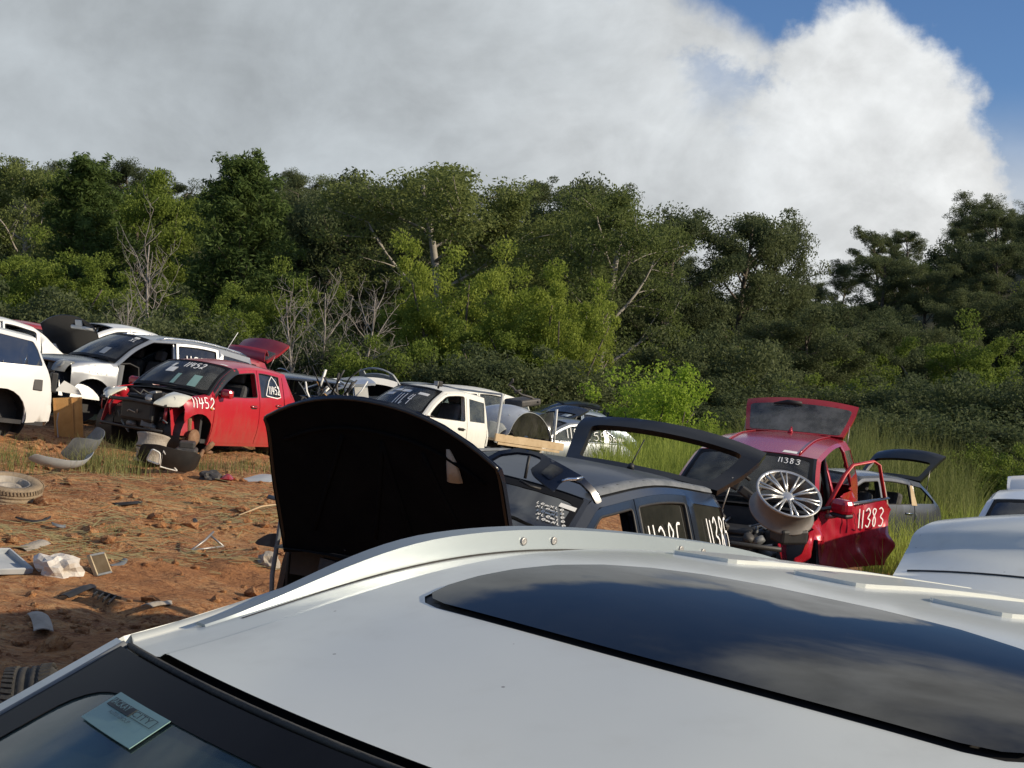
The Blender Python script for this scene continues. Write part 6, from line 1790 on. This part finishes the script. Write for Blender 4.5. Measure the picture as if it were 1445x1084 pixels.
FT = [  # name, model, label, px, dist, scale, top row, yaw
 ('gum_tree', 'gumB', 'rounded gum at the far left behind the pines', 20, 84, 1.0, 210, 0),
 ('pine_tree', 'pineA', 'twin-tipped pine left of the bare grey-brown tree', 122, 72, 1.05, 218, 1),
 ('gum_tree', 'gumE', 'leafy green tree between the two tall pines', 195, 78, 1.0, 245, 2),
 ('pine_tree', 'pineB', 'tallest pine with an open feathery tip, left of centre', 335, 68, 1.15, 212, 0.5),
 ('gum_tree', 'gumC', 'dark tree with dense crown right of the tallest pine', 440, 84, 1.1, 252, 2.2),
 ('gum_tree', 'gumD', 'broad dark gum closing the gap left of the big central gum', 505, 80, 1.1, 255, 4),
 ('gum_tree', 'gumA', 'big central gum with domed crown, tallest of the middle trees', 630, 70, 1.35, 218, 0.3),
 ('gum_tree', 'gumB', 'olive gum on the right shoulder of the big central gum', 715, 74, 1.1, 262, 2.5),
 ('gum_tree', 'gumD', 'dark gum behind the slender pale-trunked gum', 790, 88, 1.1, 272, 1.2),
 ('pale_gum', 'gumA', 'slender gum with white trunk and a small tuft at its tip', 840, 66, .95, 262, 3.7),
 ('gum_tree', 'gumF', 'dark pointed gum right of the slender white-trunked gum', 925, 92, 1.1, 275, 0),
 ('gum_tree', 'gumC', 'dark flat-topped gum on the skyline left of the gap', 1030, 98, 1.0, 288, 1.7),
 ('gum_tree', 'gumD', 'dark rounded gum at the left side of the skyline gap', 1080, 104, .72, 312, 3.1),
 ('wattle_tree', 'wattleB', 'bright green bushy tree below the big central gum', 655, 60, .85, 330, 1),
 ('wattle_tree', 'wattleB', 'yellow-green leafy tree left of the white trunk', 770, 58, .80, 372, 2.2),
 ('wattle_tree', 'wattle', 'green bushy tree low between dead saplings and central gum', 590, 62, .85, 395, 4.0),
 ('wattle_tree', 'wattle', 'dull green bushy tree at lower left behind the black raised bonnet', 60, 62, .9, 330, 5.0),
 ('wattle_tree', 'wattle', 'dark green bushy tree below the twin-tipped pine', 150, 64, .85, 365, 3.0),
 ('wattle_tree', 'wattle', 'green bushy tree at the foot of the tallest pine', 300, 58, .8, 405, .8),
 ('wattle_tree', 'wattle', 'low bushy tree right of the tallest pine foot', 400, 62, .8, 372, 2.8),
 ('wattle_tree', 'wattle', 'bushy tree hanging low behind the white utility', 700, 56, .75, 425, 3.3),
 ('wattle_tree', 'wattleB', 'narrow light green tree beside the white trunk', 800, 57, .6, 400, 1.9),
 ('shrub', 'bushA', 'green shrub above the tangle of scrap left of the utility', 540, 50, .9, 455, 2),
 ('shrub', 'bushB', 'dark shrub behind the grey wagon shell', 470, 54, 1.0, 440, 1),
 ('shrub', 'bushB', 'dark shrub behind the dull red hatchback', 400, 54, 1.0, 445, 3),
 ('shrub', 'bushB', 'dark shrub behind the silver wagon', 250, 52, 1.1, 420, 3.5),
 ('shrub', 'bushB', 'dark shrub behind the pale sedan roof at left', 165, 50, 1.1, 405, .6),
 ('shrub', 'bushB', 'dark shrub behind the black raised bonnet at left', 90, 50, 1.1, 390, 1.6),
 ('shrub', 'bushB', 'dark shrub at the left edge above the white shell', 15, 50, 1.1, 380, 2.6),
 ('shrub', 'bushB', 'dark shrub behind the old white van', 650, 50, 1.0, 470, 4),
 ('shrub', 'bushB', 'dark shrub between van and white trunk', 740, 52, 1.0, 475, 5),
 ('shrub', 'bushB', 'dark shrub at the foot of the white trunk', 815, 54, .9, 500, 2),
 ('round_bush', 'yellow', 'bright yellow-green round bushy tree above the empty tailgate frame', 926, 43, .86, 484, 1),
 ('round_bush', 'yellow', 'small bright green bush left of the raised red tailgate', 1036, 40, .36, 572, 2),
 ('shrub', 'bushB', 'dark shrub behind the yellow-green bushy tree', 985, 60, 1.1, 500, 3),
 ('shrub', 'bushB', 'dark shrub above the raised red tailgate', 1085, 58, 1.0, 520, 0),
 ('shrub', 'bushA', 'olive shrub right of the raised red tailgate', 1165, 60, 1.0, 515, 1.3),
 ('shrub', 'bushB', 'dark shrub behind the tall seeding grass', 1250, 58, 1.15, 520, 2.2),
 ('wattle_tree', 'wattle', 'rounded green tree in the lower right woods', 1365, 74, 1.0, 445, 2),
 ('shrub', 'bushB', 'dark brown-green shrub right of the tall seeding grass', 1335, 50, 1.05, 510, 5),
 ('shrub', 'bushB', 'dark shrub at the right edge above the white hatchback', 1430, 46, 1.0, 500, 4),
 ('shrub', 'bushA', 'low leafy shrub at the right edge of the grass', 1425, 34, .55, 610, 4),
 ('shrub', 'bushB', 'dark rounded shrub in the woods above the small bright bush', 1050, 66, 1.15, 480, 2),
 ('wattle_tree', 'gumD', 'low dark tree below the skyline gap', 1130, 80, .8, 440, 1),
 ('shrub', 'bushB', 'dark shrub close behind the raised red tailgate', 1120, 41, .85, 545, 0.4),
 ('shrub', 'bushB', 'dark shrub close behind the seeding grass, left one', 1200, 40, .8, 560, 1.4),
 ('shrub', 'bushB', 'dark shrub close behind the seeding grass, right one', 1285, 39, .85, 555, 2.4),
 ('shrub', 'bushB', 'dark bush at the right end of the tall grass', 1370, 37, .9, 560, 3.4),
 ('shrub', 'bushB', 'dark shrub in front of the wood right of the yellow-green tree', 1010, 46, .8, 548, 5.4),
 ('dead_tree', 'deadA', 'bare grey-brown tree between the two pines', 205, 58, 1.0, 285, 0),
 ('dead_tree', 'deadB', 'bare pale sapling left of the dead thicket', 415, 50, .8, 375, 1),
 ('dead_tree', 'deadB', 'upright bare sapling in the middle of the dead thicket', 452, 52, .8, 362, 2),
 ('dead_tree', 'deadB', 'bare branching sapling right of the dead thicket', 505, 50, .9, 370, 3),
 ('dead_tree', 'deadA', 'low bare branches above the pale sedan roof', 175, 46, .55, 385, 3)]
for f in FT: tree_px(*f)
# the wood on the hills behind
rg = random.Random(77)
GROUPS = [('gumC', 'dark gum in the dense wood on the hill behind the yard'), ('gumD', 'broad dark gum in the dense wood on the hill'), ('gumF', 'tall narrow dark gum in the wood on the hill'), ('gumA', 'olive gum in the dense wood on the hill behind')]
rows = [(96, 6.0), (108, 6.0), (121, 6.5), (135, 7.0), (150, 7.5), (167, 8.5), (186, 9.5)]
for ri, (d, sp) in enumerate(rows):
    n = int(d * 1.14 / sp)
    for i in range(n):
        u = -.57 + 1.14 * (i + .5 * (ri % 2)) / n + rg.uniform(-.012, .012)
        dd = d * (1 + rg.uniform(-.06, .06))
        x, y = u * dd, dd
        k = rg.choice([0, 1, 2, 0, 1, 3]) if u < .08 else rg.choice([0, 1, 2])  # right hill gets dark foliage only, its shade put into the leaf colour
        s = rg.uniform(.70, .98) * (1.05 if u < .05 else .82)
        if ri < 2 and u > .13: s *= .8
        if .13 < u < .215 and ri > 1: s *= .72
        tree('hill_gum', GROUPS[k][0], GROUPS[k][1], (x, y, gz1(x, y) - .3), s, rg.uniform(0, 6.28), 'trees of the wood on the hill', s * rg.uniform(.88, 1.05))
# under-storey shrubs of the wood
for i in range(150):
    u = -.54 + 1.08 * (i % 75) / 75 + rg.uniform(-.01, .01); d = rg.uniform(62, 92) if i < 75 else rg.uniform(92, 150)
    x, y = u * d, d
    lt_ = rg.random() < .3
    tree('wood_shrub', 'bushA' if lt_ else 'bushB', 'light green under-storey shrub in the wood' if lt_ else 'dark under-storey shrub at the foot of the wood', (x, y, gz1(x, y) - .2), rg.uniform(.8, 1.25) * (1 if i < 75 else 1.25), rg.uniform(0, 6.28), 'shrubs at the foot of the wood')

# ------------------------------------------------------------------ grass
def blades(rng, P0, H, W, lean=.35, seg=3):
    """curved blades at base points: returns quads (N*seg*4,3)"""
    N = len(P0)
    an = rng.uniform(0, 2 * np.pi, N); ln = rng.uniform(.05, 1, N) * lean
    hx = np.cos(an) * ln; hy = np.sin(an) * ln
    sa = rng.uniform(0, np.pi, N); sx = np.cos(sa) * W / 2; sy = np.sin(sa) * W / 2
    qs = []
    prevL = prevR = None
    for k in range(seg + 1):
        f = k / seg
        cx = P0[:, 0] + hx * H * f ** 2; cy = P0[:, 1] + hy * H * f ** 2; cz = P0[:, 2] + H * (f - .35 * ln * f ** 2.5)
        t = 1 - f * .92
        Lq = np.stack([cx - sx * t, cy - sy * t, cz], -1); Rq = np.stack([cx + sx * t, cy + sy * t, cz], -1)
        if k: qs.append(np.stack([prevL, prevR, Rq, Lq], 1))
        prevL, prevR = Lq, Rq
    return np.concatenate(qs, 0).reshape(-1, 3)
def grass_obj(name, label, mat, V):
    me = fast_mesh(name, V, 4, mat)
    o = bpy.data.objects.new(name, me); C.objects.link(o)
    return tag(o, label, 'grass', kind='stuff')
rng = np.random.default_rng(3)
def clump_pts(n, fx, fy, keep):
    x = rng.uniform(*fx, n); y = rng.uniform(*fy, n); k = keep(x, y)
    return x[k], y[k]
# tall green grass right of the cars
def keep_tall(x, y):
    u = x / y
    c0 = (u > .060) & (y > 24)
    c1 = (u > .155) & (y > 20.5) & (y <= 27)
    c2 = (u > .25) & (y > 15) & (y < 27)
    nn = .5 + .5 * wavy(x * .5, y * .5, 1)
    return (c0 | c1 | c2) & (nn > .30) & (u < .52)
x, y = clump_pts(112000, (1, 24), (15, 48), keep_tall)
hh = (.55 + .35 * wavy(x, y, 0) + rng.uniform(-.25, .45, len(x))) * (1 + .5 * (y > 30))
hh = np.clip(hh, .25, 1.7)
grass_obj('tall_grass', 'tall green grass growing behind and between the wrecks at right', 'grass_tall', blades(rng, np.stack([x, y, ground_z(x, y) - .12], -1), hh, .022, .55))
# seeding feathery grass
x, y = clump_pts(16000, (4.6, 14.5), (27, 36), lambda x, y: (x / y > .17) & (x / y < .33) & (wavy(x, y, 1) > -.15))
_sx, _sy = x, y
grass_obj('seeding_grass', 'pale feathery seeding grass behind the red wreck', 'grass_weed', blades(rng, np.stack([x, y, ground_z(x, y) - .12], -1), rng.uniform(1.1, 2.5, len(x)), .018, .5, 4))
# ground cover of the grassland farther off
x, y = clump_pts(70000, (-32, 32), (28, 62), lambda x, y: (np.abs(x / y) < .54))
grass_obj('rough_grass', 'rough grass and weeds between the back wrecks and the wood', 'grass_weed', blades(rng, np.stack([x, y, ground_z(x, y) - .12], -1), rng.uniform(.2, .7, len(x)), .035, .7, 2))
# weeds among the cars on the left: tufts at given places
def tufts(spots, n, h, w, spread, mat, name, label, lean=.7):
    P0 = []; Hs = []
    for px, py, k in spots:
        p = gpt(px, py)
        m_ = int(n * k)
        r_ = rng.normal(0, spread * (.6 + .4 * k), (m_, 2))
        xx, yy = p.x + r_[:, 0], p.y + r_[:, 1]
        P0.append(np.stack([xx, yy, ground_z(xx, yy) - .02], -1)); Hs.append(h * k ** .5 * rng.uniform(.35, 1.1, m_))
    P0 = np.concatenate(P0); Hs = np.concatenate(Hs)
    return grass_obj(name, label, mat, blades(rng, P0, Hs, w, lean, 4))
tufts([(8, 660, 1.4), (20, 650, .9), (140, 665, 1.6), (165, 668, 1.5), (120, 660, .8), (180, 660, .9), (310, 662, .5), (340, 664, .5), (362, 660, .5), (385, 666, .5), (275, 662, .4), (60, 655, .4)], 110, .42, .009, .20, 'grass_weed', 'weed_tufts', 'green weed tufts growing along the wrecks on the left')
tufts([(345, 660, .6), (370, 662, .6), (390, 662, .5), (300, 664, .5), (150, 672, .8), (320, 666, .6)], 80, .40, .008, .28, 'grass_dry', 'dry_weeds', 'dry straw-coloured weeds under the red hatchback sill', .8)
# fallen straw on the clay
def straw(spots, n, name, label):
    qs = []
    for px, py, rx, ry, ang in spots:
        p = gpt(px, py)
        m_ = int(n)
        xx = p.x + rng.normal(0, rx, m_); yy = p.y + rng.normal(0, ry, m_)
        zz = ground_z(xx, yy) + mud(xx, yy) + rng.uniform(.005, .05, m_)
        a = rng.normal(R(ang), .5, m_); L = rng.uniform(.08, .32, m_); w = .005
        dx, dy = np.cos(a) * L / 2, np.sin(a) * L / 2; ox, oy = -np.sin(a) * w, np.cos(a) * w
        t_ = rng.uniform(-.03, .03, m_)
        qs.append(np.stack([np.stack([xx - dx - ox, yy - dy - oy, zz - t_], -1), np.stack([xx - dx + ox, yy - dy + oy, zz - t_ + .004], -1), np.stack([xx + dx + ox, yy + dy + oy, zz + t_ + .004], -1), np.stack([xx + dx - ox, yy + dy - oy, zz + t_], -1)], 1).reshape(-1, 3))
    return grass_obj(name, label, 'grass_dry', np.concatenate(qs))
straw([(150, 748, .5, .5, 20), (185, 742, .4, .4, 25), (110, 765, .5, .3, 20), (300, 730, .8, .6, 10), (350, 715, .7, .6, 15), (250, 700, 1.0, .7, 5), (330, 700, .9, .6, 0), (60, 780, .6, .3, 10), (200, 690, 1.0, .5, 5), (370, 740, .5, .5, 20), (20, 760, .6, .4, 0), (300, 790, .5, .4, 10)], 75, 'fallen_straw', 'dry straw and grass litter trodden into the clay')
tufts([(165, 752, .5), (150, 756, .4), (350, 738, .4), (372, 730, .4), (120, 775, .3)], 60, .22, .008, .16, 'grass_weed', 'clay_weeds', 'flattened green weeds growing out of the open clay', 1.2)

# clods of clay turned up by wheels
def clods(n, name, label, keep):
    bm = bmesh.new(); bmesh.ops.create_icosphere(bm, subdivisions=1, radius=1)
    base = np.array([tuple(v.co) for v in bm.verts]); bm.verts.index_update(); tri = np.array([[v.index for v in f.verts] for f in bm.faces]); bm.free()
    x = rng.uniform(-8, -1.2, n * 3); y = rng.uniform(6.5, 23, n * 3); k = keep(x, y); x, y = x[k][:n], y[k][:n]
    s_ = rng.lognormal(-3.8, .6, len(x)); s_ = np.clip(s_, .01, .11)
    z = ground_z(x, y) + mud(x, y)
    V = base[None] * (1 + rng.uniform(-.35, .35, (len(x), len(base), 1))) * s_[:, None, None] * np.array([1.2, 1, .7]) + np.stack([x, y, z + s_ * .25], -1)[:, None]
    T = V[:, tri].reshape(-1, 3)
    o = bpy.data.objects.new(name, fast_mesh(name, T, 3, 'clay')); C.objects.link(o)
    return tag(o, label, 'clay', kind='stuff')
clods(1700, 'clay_clods', 'loose lumps of orange clay turned up by wheels', lambda x, y: (wavy(x * .8, y * 1.7, 2) > .12) | (rng.uniform(0, 1, len(x)) < .08))
